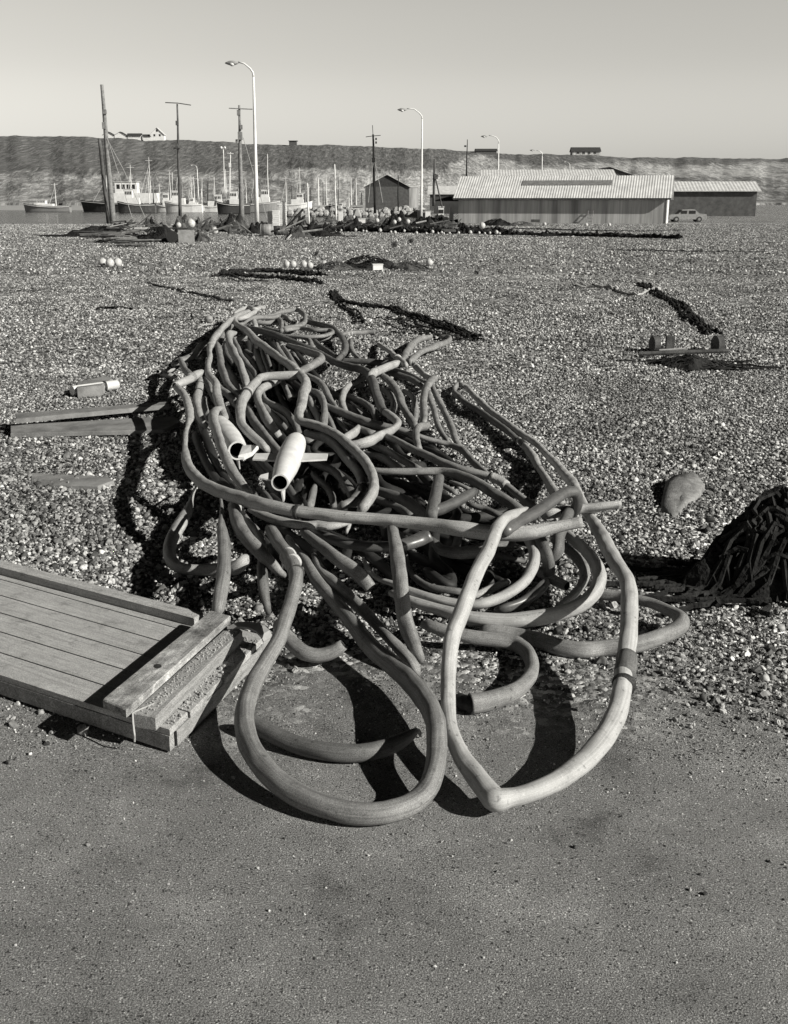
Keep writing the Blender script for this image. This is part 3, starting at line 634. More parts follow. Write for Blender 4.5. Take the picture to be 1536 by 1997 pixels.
H('Q1', 'light', 'pale hose bent like a hook on the stones at the left of the heap', '384 946 .2 5, 377 962 .16 6, 372 977 .13 10, 366 995 .11 20, 349 1026 .09 26, 334 1053 .07 25, 329 1075 .06 24, 335 1094 .06 25, 350 1106 .055 24, 376 1111 .05 22, 410 1111 .05 24, 445 1110 .06 26, 462 1107 .08 26, 474 1096 .11 22')
# ---- long crossing hoses on top
H('A3', 'light', 'long pale hose sweeping from the left side right across the front of the heap', '345 755 .3 12, 356 767.5 .3 13, 367.5 791 .3 13, 370 811 .3 14, 367 829 .3 10, 362.5 850 .3 10, 360.5 870 .3 9, 362 889 .3 15, 367 909 .31 18, 378 926.5 .32 21, 394 942 .33 23, 417 954 .34 24, 440.6 961.6 .35 23, 466 969.5 .36 24, 495 979 .37 26, 524.6 987 .38 25, 573 997 .38 25, 620 1002 .38 25, 657.7 1006.6 .38 25, 736 1012 .38 25, 814 1020 .38 26, 850 1025 .38 28, 898 1032 .38 32, 940 1038 .37 31, 986 1040 .36 32, 1035 1038 .36 32, 1074 1030 .37 28, 1110 1023 .38 26, 1134 1018 .39 27', bands=[((580, 998), .02, 'black_tape', 'patch', .0005)], flat=.14, vis=(0, 1))
H('A3b', 'light', 'short flat pale hose end sticking out to the right of the heap', '1068 1003 .3 20, 1110 995 .3 21, 1132 992 .3 20, 1167 988 .31 20, 1209 983 .32 16', flat=.25, vis=(0, 1))
H('R29', 'gloss', 'glossy dark hose arched over the right side with a bright streak', '985 1036 .40 22, 1007.5 1018 .41 24, 1044.6 999 .42 24, 1083.7 972 .43 24, 1105 961 .43 23, 1120 961 .42 22, 1126 974 .38 20, 1122 990 .33 22, 1112 1002 .28 25', flat=.06, lump=.02, vis=(0, 1))
H('R30', 'dark', 'dark hose dropping straight behind the long crossing hose at the right', '1110 998 .3 24, 1100 1018 .3 26, 1089 1048 .27 26, 1087 1072 .23 26, 1076 1096 .17 22, 1071 1104 .14 16')
H('R31', 'dark', 'dark curved hose beside the two pale arcs', '1040 1038 .28 18, 1050 1048 .28 21, 1062 1072 .25 22, 1068 1091 .21 22, 1069 1117 .14 21')
H('R32', 'pale', 'inner pale hose arc swinging left under the pointed loop', '1022 1040 .25 20, 1031 1052 .25 21, 1041 1078 .23 22, 1039 1104 .2 23, 1024 1132 .17 23, 997 1153.6 .14 23, 966 1169 .12 23, 935 1178 .11 21, 900 1178 .1 20, 854 1170 .1 20, 802 1154 .1 17, 766 1139 .1 13, 737 1128 .1 10, 719 1112 .12 9, 711 1094 .14 8', flat=.1)
H('R33', 'pale', 'wide outer pale hose arc with a polished top in the lower right of the heap', '1095 1034 .2 16, 1106.6 1044 .2 20, 1138 1070 .2 22, 1162 1099 .2 26, 1169 1125 .19 28, 1161 1151 .17 29, 1138 1175 .15 30, 1096 1194 .12 30, 1044 1206 .1 32, 992 1211 .09 31, 940 1208 .09 30, 906 1203 .09 29, 854 1188 .09 23, 802 1173 .09 21, 770 1160 .08 17', flat=.06, lump=.02)
H('R34', 'mid', 'grey hose arc nested inside the outer pale arc', '1083 1055 .14 14, 1096 1062.5 .14 16, 1122 1086 .14 18, 1139 1112 .13 19, 1136 1137 .12 18, 1118 1160 .1 17, 1092 1180 .08 14')
H('R35', 'mid', 'short grey hose end pointing right between the arcs', '1040 1108 .12 20, 1052 1114.6 .12 20, 1078 1130 .11 21, 1106 1144 .1 19', vis=(0, 1))
H('R36', 'gloss', 'short dark polished hose end under the inner arc', '1058 1143 .13 20, 1039 1161.5 .1 22, 1013 1178 .08 21, 979 1188 .07 16', vis=(0, 0))
H('R37', 'light', 'small pale hose tip just left of the inner arc', '984.6 1136 .12 12, 958.5 1147 .1 14, 932.5 1159 .09 13, 905 1166 .08 11')
H('R38', 'dark', 'thin dark hose curving below the gravel patch in the heap', '789 1078 .12 11, 797 1109 .1 12, 812 1130 .09 13, 840 1146 .08 13, 893 1154 .07 12')
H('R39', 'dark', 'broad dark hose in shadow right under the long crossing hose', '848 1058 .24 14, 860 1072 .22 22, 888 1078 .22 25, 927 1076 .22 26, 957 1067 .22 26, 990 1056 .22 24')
H('R40', 'dark', 'thin dark hose behind the pointed loop tip', '955 1079 .14 12, 972 1083 .14 13, 990 1087.6 .13 12, 1018 1095 .1 10')
H('R41', 'gloss', 'creased black hose curving up to an open end under the crossing hose', '615 1035 .24 16, 630 1043 .24 20, 654 1053 .24 22, 697 1063 .24 22, 755 1067 .24 22, 794 1061 .25 24, 820 1051.5 .26 26, 838 1042 .28 25', flat=.2, lump=.09, vis=(0, 1))
H('R42', 'dark', 'dark creased hose bending down behind the crossing hose', '722 948 .24 14, 736 956 .24 17, 765 965.5 .24 20, 794 979 .24 21, 814 995 .25 20, 833 1014 .26 18', flat=.2)
H('R42b', 'dark', 'dark hose sliding under the creased one beside the taped bend', '720 968 .14 12, 745 978 .14 15, 775 990 .13 16, 800 1004 .12 15')
H('R43', 'light', 'kinked pale hose lying under the left half of the crossing hose', '490 995 .28 10, 505 1001.7 .28 16, 534 1013 .29 19, 573 1022 .3 19, 600 1025 .3 19, 619 1024 .3 20, 638 1026 .3 20, 660 1024 .3 15, 676 1020 .3 9', flat=.22)
H('R44', 'pale', 'small bright crumpled hose end below the crossing hose', '682 1016 .28 9, 681 1024 .28 10, 676 1036 .27 8')
H('R26', 'dark', 'dark hose stub standing upright behind the crossing hose', '856 936 .36 20, 853 950 .35 21, 847 975 .33 22, 840 1004 .3 22', vis=(0, 0))
H('R27', 'gloss', 'short fat glossy hose with a bright streak behind the upright stub', '845 998 .3 22, 860 992 .3 25, 882.5 982 .3 25, 905 970 .3 24, 920 961 .29 19', vis=(0, 0))
H('R28', 'mid', 'thin grey hose crossing behind the upright stub', '850 938 .2 9, 861 945 .2 9, 888 960.6 .18 9')
H('R28b', 'mid', 'thin grey hose end pointing at the glossy hose', '880 940 .22 6, 895 945 .22 8, 918 955 .2 7')
H('R28c', 'dark', 'dark hose sloping down in shadow right of the glossy hose', '918 984 .18 10, 945 992 .16 13, 972 1004 .14 13, 1000 1016 .1 11')
H('R25', 'mid', 'long grey hose arching over the right half of the heap', '718 913 .3 9, 730 917 .3 11, 775 919.6 .3 13, 833 919.6 .3 14, 862 920 .3 15, 888 925 .3 17, 923.5 938 .3 17, 957 958 .29 18, 986 976 .27 19, 1012 994 .25 18, 1030 1008 .22 17')
H('R23', 'mid', 'long grey hose with a frayed wrapped joint crossing the heap to the right', '745 849 .26 12, 771 858 .27 14, 804 876 .28 16, 833 889 .28 16, 860 901 .28 16, 898 914 .27 15, 937 924 .25 15, 964.5 933 .23 15, 988 948 .2 15, 1007.5 964.5 .17 15, 1031 983 .14 17, 1048 997 .12 17', bands=[((975, 938), .16, 'rope', 'frayed_wrap', .002)])
H('R22', 'mid', 'grey hose running parallel below the wrapped hose', '718 862 .2 11, 726 868 .2 13, 755 880 .2 14, 784.6 897 .2 14, 820 917 .18 13')
H('R24', 'mid', 'shorter grey hose fanning out below the others beside the bend', '716 885.5 .16 12, 736 889 .17 14, 755 899 .17 14, 780 917 .16 13')
# ---- middle of the heap
H('L4', 'light', 'pale hose dropping from the junction into a wide bend above the crossing hose', '581 727 .34 14, 593 740 .34 17, 597 753 .34 17, 591 771 .33 17, 587 791 .32 17, 583 808 .32 16, 587 821 .32 15, 609 827 .32 17, 634 837 .32 17, 661.5 852 .32 18, 687 874 .32 19, 708 897 .32 20, 724 921 .32 20, 730 942 .32 20, 724 965.5 .32 20, 706.5 991 .32 19', flat=.1)
H('L5', 'mid', 'grey hose with a taped end curving inside the wide bend', '600 845 .25 12, 611 848 .26 14, 632 853 .27 16, 654 870 .27 17, 677 895 .28 18, 697 920.6 .28 19, 706.5 942 .28 19, 703 961.6 .28 19, 690 977 .28 19, 669 986 .28 17', bands=[((705, 952), .015, 'black_tape', 'tape_ring', .003), ((695, 972), .12, 'worn', 'wrapped_end', .002)])
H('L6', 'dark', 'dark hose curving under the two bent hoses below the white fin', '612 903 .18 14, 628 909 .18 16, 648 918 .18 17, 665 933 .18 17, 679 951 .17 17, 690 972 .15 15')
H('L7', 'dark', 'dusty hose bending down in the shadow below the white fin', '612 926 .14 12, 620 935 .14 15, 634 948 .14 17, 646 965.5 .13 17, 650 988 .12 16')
H('L8', 'dark', 'short dusty hose end right of the white torpedo mouth', '580 938 .12 8, 586 945 .12 10, 592 955 .11 10, 596 968 .09 9')
H('L9', 'mid', 'stubby dusty hose end standing just above the crossing hose', '613 950 .2 10, 611 957 .2 14, 608 971 .19 15, 604 988 .17 16', vis=(0, 0))
H('L10', 'dark', 'dusty hose pair member below the white torpedo mouth', '556 945 .14 10, 562 952 .14 14, 572 966 .13 15, 584 985 .12 15')
H('L10b', 'dark', 'small dusty hose lying behind the torpedo mouth', '566 938 .10 9, 574 946 .1 12, 582 958 .1 12, 588 975 .09 12')
H('L11', 'dark', 'short dark hose end under the torpedo tail fin', '505 955 .16 8, 515 962 .16 12, 524 972 .15 13, 530 985 .14 13')
H('L11b', 'dark', 'rounded hose tip poking out behind the crossing hose at the left', '488 955 .18 9, 494 961 .18 12, 500 971 .17 12')
H('A2', 'light', 'pale hose running down past the fallen white torpedo to the crossing hose', '428 797 .34 10, 420 800 .36 13, 416 813 .38 17, 421 838.6 .4 17, 431 868 .4 17, 440.6 893 .37 17, 452 917 .34 18, 468 942 .32 18, 484 963 .3 19')
H('A1', 'light', 'pale lumpy hose coming down from the top knot along the left side', '500 604 .2 9, 470 612 .22 10, 458 619 .24 11, 438.6 634.7 .27 11, 423 652 .29 12, 413 668 .3 11, 408 686 .3 9, 409 699 .3 10, 404.6 717 .3 12, 406 729 .3 12, 419 745 .3 13, 423 767 .3 14, 428 791 .3 15, 435 808 .3 16, 439 815 .3 13', bands=[(.55, .03, 'mid', 'joint', .003)], vis=(0, 0))
H('A26', 'pale', 'pale coupling pipe joining two hoses at the left edge of the heap', '394 725 .3 9, 385 730 .31 13, 367.5 740 .31 14, 352 747 .31 14, 340 753 .3 12', bands=[(.52, .07, 'mid', 'clamp', .004)], name='coupling_pipe', cat='coupling', group=None, vis=(1, 1))
H('L1', 'light', 'long pale hose slanting from the top knot to the middle junction', '456 622 .24 9, 460 630 .24 10, 468 637 .25 11, 483.5 647 .26 12, 497 662 .27 12, 517 677 .28 13, 536 692 .29 14, 556 706 .3 15, 571 718 .31 17, 580 727 .32 17')
H('L2', 'mid', 'grey hose forming the right arm of the middle junction', '578 730 .32 13, 590 722 .32 14, 604.6 715 .32 15, 619 706 .31 15, 627 700 .3 13, 624 694 .29 12, 606 688 .28 12, 586 681 .26 11, 563.6 675 .22 10')
H('L2b', 'mid', 'short hose stub pointing right beside the arm of the junction', '622 702 .26 10, 630 706 .26 10, 640 712 .25 8', vis=(0, 1))
H('L3', 'light', 'pale hose lying level at the junction then bending down the middle left', '578 732 .34 13, 562 732.5 .34 14, 546 733 .34 14, 520 734 .34 13, 509 736 .34 13, 501 744 .34 15, 490 755 .34 16, 479 770 .34 16, 471 788 .33 16, 468 808 .32 16, 472 828 .3 16, 488 847 .28 16, 505 861 .26 16, 518 874 .24 13', bands=[((484, 764), .07, 'light', 'tape_ring', .002), ((481, 768), .014, 'black_tape', 'tape_ring', .004)])
H('S1', 'light', 'pale hose with a bulbous upper end in the upper left of the heap', '459 650 .22 8, 450 651 .24 12, 446 660 .24 13, 448 672 .24 13, 456 689 .24 13, 467 709 .24 14, 475 729 .23 14, 479 746 .22 13, 481 753 .2 9')
H('S1b', 'mid', 'short hose stub lying across behind the bulbous end', '456 663 .18 8, 466 660 .18 9, 479 658 .18 9', vis=(0, 1))
H('S2', 'mid', 'grey hose starting at a rounded tip near the left edge and slanting into the heap', '423 670 .2 7, 426 677 .2 11, 429 692 .2 12, 431 713 .2 13, 438 736 .2 13, 450 757 .18 13, 470 776 .15 12')
H('S3', 'mid', 'thin grey hose following close beside the rounded tip hose', '432 692 .14 8, 437 706 .14 9, 446 723 .14 10, 457 743 .14 10, 468 764 .12 9')
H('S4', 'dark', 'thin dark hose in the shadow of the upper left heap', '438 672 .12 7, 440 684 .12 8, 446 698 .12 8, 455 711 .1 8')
H('S5', 'mid', 'thin grey hose weaving down beside the bulbous hose', '456 662 .18 7, 461 674 .18 9, 469 692 .17 9, 483 711 .16 9, 496 727 .15 9, 500 740 .13 8')
H('S6', 'mid', 'thin grey hose with a loose wire round it in the upper heap', '466 687 .14 8, 476 692 .14 9, 488 701 .14 9, 496 715 .14 9, 503 734 .12 9', bands=[((490, 705), .010, 'tape', 'wire_ring', .006)])
H('S7', 'dark', 'short dark hose in the black hollow of the upper heap', '480 684 .1 7, 487 690 .1 9, 495 699 .1 9')
H('S8', 'mid', 'mottled grey hose dropping through the upper middle of the heap', '499 684 .2 9, 502 692 .2 11, 509 712 .19 12, 519 730 .17 12')
H('S9', 'light', 'thin pale hose rising to a tip in the upper middle of the heap', '509 681 .22 6, 512 687 .22 8, 517 705 .21 9, 526 729 .19 8')
H('S9b', 'dark', 'thin dark hose just right of the thin pale tip', '520 694 .14 6, 523 703 .14 7, 527 716 .12 7')
H('S10', 'mid', 'grey hose passing down behind the long slanting hose', '540 672 .2 7, 543 680 .2 9, 551 694 .2 10, 562 709 .2 10, 574 722 .2 10')
H('S11', 'mid', 'grey hose with a light wrap right behind the slanting hose', '547 671 .2 7, 552 678 .2 9, 562 692 .2 9, 571 707 .22 10, 580 722 .24 10', bands=[(.2, .05, 'tape', 'wrap', .001)])
H('S12', 'mid', 'thin grey hose in the gap right of the junction', '571 690 .1 7, 577 700 .1 8, 586 714 .1 8')
H('S13', 'mid', 'grey hose curving down right from the junction', '588 728 .26 9, 599 732 .26 10, 620 743 .25 11, 634 760 .24 11, 644 778 .22 11, 656 798 .2 10')
H('S14', 'mid', 'grey hose arching in the centre and dropping straight down', '600 762 .22 9, 610 764 .23 11, 622 770 .24 13, 631 785 .24 13, 633 804.6 .23 13, 630 832 .22 14')
H('S15', 'light', 'pale hose slanting down right beside the dropping hose', '600 764 .2 8, 604 774 .2 11, 609 792 .2 12, 620 816 .18 11, 624 828 .17 9')
H('S15b', 'mid', 'short grey hose between the dropping hose and the slanting one', '594 796 .16 10, 600 808 .16 12, 608 826 .15 11')
H('S15c', 'mid', 'short pale grey hose end right of the arching centre hose', '637 806 .18 8, 642 818 .18 10, 650 836 .17 9, 656 852 .15 9')
H('S16', 'mid', 'short hose stub hanging in the black centre of the heap', '550 744 .16 9, 553 750 .16 12, 559 762 .15 12, 565 777 .13 11')
H('S17', 'light', 'pale hose making a tight arch left of the black centre', '540 745 .24 10, 530 748 .25 12, 515 755 .26 14, 504 766 .26 14, 503 782 .25 15, 510 800 .24 15, 522 820 .22 15, 536 840 .18 14, 545 852 .14 13')
H('S18', 'mid', 'grey hose sweeping down to the top of the white torpedo', '512 766 .2 8, 516 778 .2 10, 526 788 .2 11, 546 797 .2 12, 564 811 .2 13, 577 830 .19 13, 583 850 .17 12')
H('S19', 'mid', 'grey hose between the tight arch and the torpedo top', '508 782 .18 9, 514 790 .18 11, 526 808 .18 13, 544 826 .17 14, 562 845 .14 13')
H('S20', 'mid', 'grey hose descending to the left fin of the white torpedo', '479 786 .2 10, 483 794 .2 13, 490 811 .2 15, 502 832 .19 15, 517 853 .18 16, 536 874 .16 16, 552 888 .14 14')
H('S21', 'mid', 'thin grey hose looping low beside the torpedo top', '500 818 .12 7, 508 832 .12 9, 520 843 .12 10, 536 849 .12 10, 560 850 .1 10')
H('S22', 'mid', 'grey hose in shadow slanting from the left into the heap', '425 750 .16 11, 433 760 .16 13, 446 770 .15 14, 458 786 .13 14, 470 804 .1 13')
H('S23', 'light', 'pale hose with dark tape rings standing at the left edge', '393 738 .26 10, 391 746 .26 13, 388 762 .26 14, 384 782 .26 14, 386 800 .25 14, 392 818 .24 14, 398 828 .22 12', bands=[((391, 751), .016, 'black_tape', 'tape_ring', .002), ((388, 765), .016, 'black_tape', 'tape_ring', .002)])
H('S24', 'mid', 'thin grey hose tucked beside the standing taped hose', '403 738 .22 7, 407 748 .22 8, 412 762 .2 8')
H('S24b', 'mid', 'short grey hose in the hollow behind the standing taped hose', '398 778 .18 8, 398 792 .18 11, 401 804 .18 12, 407 816 .16 11')
H('S25', 'mid', 'grey hose arm reaching out over the left edge of the heap', '405 669 .16 7, 394 672 .16 10, 384 684 .16 12, 374 695 .16 12, 360 701 .15 12, 346 706 .14 12, 341 709 .13 8')
H('S25b', 'mid', 'grey hose dropping from the reaching arm to the coupling', '352 702 .2 9, 355 710 .21 11, 361 722 .23 11, 371 731 .26 11, 378 737 .28 10')
H('S27', 'light', 'short pale hose with upturned end on the stones at the left', '307 724.5 .1 7, 313 728 .07 9, 324 731 .06 10, 338 734 .05 8', vis=(1, 0))
H('S27b', 'light', 'pale flat hose tip above the upturned end', '315 722 .07 5, 326 724 .07 8, 338 721 .07 6')
H('S28', 'mid', 'grey hose parallel to the lumpy hose near the top left', '452 636 .14 7, 443 644 .14 10, 434 655 .14 10, 428 670 .12 8')
# ---- top knot and back loops
H('K1', 'pale', 'pale knotted hose lump at the very top of the heap', '458 612 .2 7, 470 605 .22 9, 484 601 .24 10, 497 604 .24 10, 505 600 .22 8')
H('K1b', 'pale', 'pale hose piece twisted over the top knot', '464 622 .22 7, 478 618 .24 8, 490 612 .24 8, 497 608 .22 8')
H('K1c', 'light', 'short hose ring end behind the top knot', '490 598 .14 6, 500 597 .15 8, 510 600 .14 8, 515 598 .12 6')
H('K2', 'mid', 'grey hose looping back over the far end of the heap', '480 616 .14 7, 500 618 .15 8, 520 618 .15 8, 540 611 .15 8, 560 606 .14 8, 577 604 .13 8, 589 610 .12 8, 595 621 .12 8, 591 631 .12 8, 576 637 .13 8, 560 639 .14 8, 548 645 .14 8')
H('K3', 'mid', 'grey hose slanting up behind the top knot', '466 635 .14 7, 478 628 .14 9, 492 621 .15 9, 507 619 .15 9, 530 619 .14 8, 548 615 .13 8, 565 622 .12 8')
H('K4', 'dark', 'long dark hose running from the far end diagonally to the right branch', '486 641 .18 9, 500 644 .19 11, 517 648 .2 12, 546 657 .22 12, 575 669 .23 12, 605 682 .24 13, 630 695 .25 13, 653 706 .25 12, 680 715 .25 12, 700 720 .25 12, 713 725 .26 13, 722 734 .26 14, 730 752 .26 14, 736 772 .26 14, 743 793 .26 14, 750 805 .25 13')
H('K5', 'dark', 'dark hose arching along the far right side with a banded end', '590 626 .1 7, 606 629 .1 9, 624 633 .1 10, 648 641 .11 10, 663 654 .12 10, 672 668 .13 10, 673 684 .14 11, 664 696 .16 11, 654 707 .18 10', bands=[((664, 696), .02, 'black_tape', 'tape_ring', .002)])
H('K6', 'mid', 'flat narrow hose loop lying at the far end', '546 654 .16 6, 570 656 .16 7, 600 657 .16 8, 625 656 .16 8, 642 652 .15 7, 648 648 .15 7, 642 644 .15 7, 614 644 .15 8, 585 640 .15 8, 556 643 .15 8')
H('K7', 'mid', 'grey hose lying under the flat loop', '608 668 .08 8, 620 664 .08 8, 637 659 .08 8, 653 655 .08 7')
H('K8', 'mid', 'short grey hose bend below the flat loop', '592 658 .12 8, 600 661 .12 9, 606 669 .12 9, 608 680 .14 9')
H('K9', 'dark', 'dark hose slanting right below the flat loop', '608 659 .1 8, 616 668 .1 9, 628 680 .1 10, 648 692 .1 10, 660 699 .1 9')
H('K10', 'mid', 'grey hose level behind the upright piece at the far end', '500 630 .1 7, 520 630 .1 8, 540 627 .1 8, 556 632 .1 8')
H('K10b', 'light', 'short upright hose piece at the far end', '496 626 .16 8, 497 632 .15 9, 498 639 .13 9')
H('K10c', 'mid', 'thin hose crossing toward the flat loop', '520 640 .12 7, 545 646 .13 8, 548 630 .14 8, 545 622 .14 7')
H('K11', 'mid', 'ringed hose end pointing right on the stones behind the heap', '668 653 .05 7, 684 650 .045 9, 700 649 .045 9, 717 648.5 .045 9, 733 649 .045 8', bands=[(.3, .02, 'tape', 'ring', .001), (.45, .02, 'tape', 'ring', .001)], vis=(0, 1))
H('K12', 'mid', 'grey hose leaving the far end behind the banded one', '683 664 .06 7, 684 676 .06 9, 690 690 .06 9, 702 702 .06 8')
# ---- right branch
H('R1', 'dark', 'dark hose in the shadow line under the right coupling', '660 702 .06 8, 690 704 .06 9, 725 706 .06 10, 760 708 .06 9')
H('R2', 'light', 'pale sleeve coupling at the right shoulder of the heap', '722 733 .28 12, 730 726 .28 14, 740 722 .28 14, 755 716 .28 14, 773 710 .28 13', bands=[(.32, .12, 'pale', 'cloth_wrap', .001)], name='coupling_sleeve', cat='coupling', group=None)
H('R3', 'mid', 'grey hose curving up and away to the right behind the heap', '782 706 .2 8, 786 699 .18 11, 796 682 .14 12, 806 669 .1 12, 821 661 .06 11, 840 658 .05 8', vis=(0, 1))
H('R4', 'mid', 'grey hose making a long narrow hook behind the heap at the right', '800 706 .18 9, 808 697 .15 11, 822 686 .12 11, 845 677 .08 11, 866 669 .05 10, 877 663 .05 9, 873 658 .05 8, 861 657 .05 7')
H('R5', 'light', 'frayed pale rope bound hose end at the right shoulder', '738 672 .06 7, 752 681 .1 8, 763 688 .16 9, 773 698 .24 11, 782 704 .28 11, 790 712 .28 9', bands=[(.75, .04, 'tape', 'binding', .004)])
H('R5b', 'light', 'lumpy pale bound hose lying outside the right shoulder', '794 700 .16 7, 806 710 .14 9, 818 722 .12 10, 832 734 .12 10, 847 740 .16 10', bands=[(.35, .03, 'tape', 'binding', .003), (.6, .02, 'tape', 'binding', .003)])
H('R6', 'mid', 'grey hose hanging straight down the right side', '846 738 .24 11, 838 746 .25 14, 829 760 .25 14, 826 778 .25 14, 826 800 .24 14, 825 826 .22 13')
H('R7', 'mid', 'hooked grey hose bend at the foot of the hanging hose', '834 826 .22 8, 829 832 .24 14, 818 833 .26 15, 811 842 .26 15, 812 856 .25 15, 817 876 .23 14')
H('R8', 'dark', 'dark hose curving from the coupling to the right side', '744 718 .18 9, 757 725 .18 11, 780 732 .18 11, 806 742 .18 11, 822 754 .18 10, 830 766 .16 9')
H('R9', 'mid', 'thin grey line of hose above the dark curving one', '765 719 .16 6, 784 725 .16 7, 808 734 .17 7, 830 746 .18 6')
H('R10', 'mid', 'grey hose falling from the coupling through the right half', '738 726 .22 10, 747 734 .22 13, 763 747 .22 14, 776 768 .22 14, 784 789 .22 14, 796 811 .21 15, 810 832 .2 14')
H('R11', 'mid', 'grey hose arch inside the right half', '778 762 .15 8, 788 763 .15 10, 800 770 .15 11, 809 785 .15 12, 810 808 .14 12, 806 828 .12 11')
H('R12', 'mid', 'smaller grey hose arch behind the black tipped hose', '737 756 .14 7, 746 760 .14 9, 760 770 .14 12, 768 784 .14 13, 768 800 .14 13, 760 818 .12 11')
H('R13', 'light', 'pale curved hose like a sickle in the middle right', '711 735 .18 8, 701 741 .18 11, 688 748 .18 12, 674 760 .18 12, 667 775 .18 12, 668 791 .17 13, 676 808 .15 12')
H('R13b', 'mid', 'short grey hose end below the sickle shaped one', '688 757 .1 7, 697 753 .1 8, 706 752 .1 7')
H('R14', 'mid', 'grey hose bending down through the gravelly gap', '672 768 .1 8, 684 775 .1 10, 704 783 .1 11, 722 795 .1 12, 731 810 .1 12, 735 822 .08 10')
H('R14b', 'mid', 'thin grey hose crossing low below the sickle', '674 788 .08 8, 688 797 .07 9, 706 810 .06 8')
H('R15', 'light', 'pale hose with a black tip folded round in the right half', '745 801 .26 10, 752 805 .27 13, 764 812 .28 14, 774 822 .28 14, 772 832 .28 15, 760 842 .28 15, 741 850 .28 16, 722 860 .28 18, 705 865 .28 17, 688 868 .27 15', bands=[((749, 803), .12, 'black_tape', 'tip', .001)])
H('R16', 'mid', 'long grey hose slanting right under the folded one to the stones', '636 790 .2 9, 643 796 .2 13, 663 803 .2 14, 695 815 .2 15, 722 825 .2 15, 750 832 .19 14, 777 838 .18 13, 806 847 .16 11, 830 855 .14 10, 855 861 .12 10, 876 867 .1 11, 900 876 .09 13, 914 891 .09 14, 929 908 .09 14, 949 925 .08 12')
H('R17', 'mid', 'grey hose with a pale tip running down the right margin', '836 766 .16 7, 839 778 .16 9, 843 789 .16 11, 848 806 .15 11, 853 826 .14 11, 862 846 .12 11, 874 862 .1 9')
H('R18', 'mid', 'outermost grey hose down the right margin of the heap', '842 752 .14 8, 847 763 .14 10, 855 780 .13 12, 869 808 .12 13, 881 836 .11 13, 890 860 .1 13, 900 878 .08 11')
H('R19', 'light', 'pale folded hose piece under the crook of the bend', '668 858 .22 12, 680 851 .23 14, 692 843 .24 14, 698 834 .24 9')
H('R19b', 'mid', 'grey hose piece behind the fold', '700 835 .2 10, 712 840 .2 13, 724 845 .2 13, 738 847 .18 12')
H('R20', 'mid', 'short grey hose between the fold and the dropping hose', '659 819 .12 8, 665 827 .12 10, 674 837 .12 11, 683 849 .1 10')
H('R21', 'mid', 'thin grey hose lying in the crook of the wide bend', '590 857 .12 12, 604 861 .12 14, 620 866 .1 13')
H('R45', 'dark', 'second margin of the open hose back at the upper right', '893 765 .05 8, 896 775 .05 10, 915 790 .05 11, 941 807 .05 12, 965 823 .05 13, 985 838 .05 13, 1000 850 .06 12, 1010 858 .07 10', bands=[])
H('R46', 'light', 'lumpy pale hose joined by tape leading down to the glossy arch', '1012 858 .08 10, 1022 868 .08 11, 1030 878 .08 14, 1040 893 .09 17, 1048 907 .1 17, 1058 923 .13 16, 1070 943 .18 18, 1082 962 .24 20, 1090 975 .28 20', bands=[((1020, 864), .16, 'black_tape', 'tape_joint', .0), ((1055, 915), .012, 'black_tape', 'tape_ring', .001)])
H('R47', 'mid', 'hose bend closing the far end of the narrow right loop', '903 752 .07 9, 894 750 .07 9, 887 757 .06 9, 886 766 .05 10, 893 773 .05 10, 902 780 .05 10')
# added hoses under the heap, near-black to deepen the shade in its gaps
rb = random.Random(5)
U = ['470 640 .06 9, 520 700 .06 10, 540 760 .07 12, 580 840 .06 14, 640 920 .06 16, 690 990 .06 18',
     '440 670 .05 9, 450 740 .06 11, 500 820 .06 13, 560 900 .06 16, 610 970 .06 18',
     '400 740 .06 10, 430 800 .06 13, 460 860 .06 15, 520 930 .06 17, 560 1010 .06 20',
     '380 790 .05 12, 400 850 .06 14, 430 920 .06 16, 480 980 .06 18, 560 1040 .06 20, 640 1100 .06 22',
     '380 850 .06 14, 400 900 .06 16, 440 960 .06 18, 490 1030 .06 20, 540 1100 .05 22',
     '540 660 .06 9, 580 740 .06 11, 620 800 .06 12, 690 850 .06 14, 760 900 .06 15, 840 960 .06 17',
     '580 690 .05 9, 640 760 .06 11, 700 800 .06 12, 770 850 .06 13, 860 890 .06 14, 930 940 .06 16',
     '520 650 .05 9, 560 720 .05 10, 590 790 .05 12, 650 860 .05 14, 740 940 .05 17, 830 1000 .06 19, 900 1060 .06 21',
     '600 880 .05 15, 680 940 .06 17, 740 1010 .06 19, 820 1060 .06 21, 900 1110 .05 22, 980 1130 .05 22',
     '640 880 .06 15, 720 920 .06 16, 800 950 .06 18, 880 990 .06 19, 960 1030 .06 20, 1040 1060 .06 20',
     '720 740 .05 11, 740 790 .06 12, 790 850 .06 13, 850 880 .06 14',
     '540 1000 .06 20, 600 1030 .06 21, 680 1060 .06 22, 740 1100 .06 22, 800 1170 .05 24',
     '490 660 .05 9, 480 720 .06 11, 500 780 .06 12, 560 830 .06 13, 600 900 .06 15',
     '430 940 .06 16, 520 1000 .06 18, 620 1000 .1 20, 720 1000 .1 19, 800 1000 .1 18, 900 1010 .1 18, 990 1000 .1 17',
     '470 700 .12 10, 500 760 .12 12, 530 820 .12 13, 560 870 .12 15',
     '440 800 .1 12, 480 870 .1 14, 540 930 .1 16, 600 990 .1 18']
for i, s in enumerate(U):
    H('U%d' % i, 'black', 'added hose coloured black as shade at the bottom of the heap', s, group='hoses buried in the shadow of the heap')

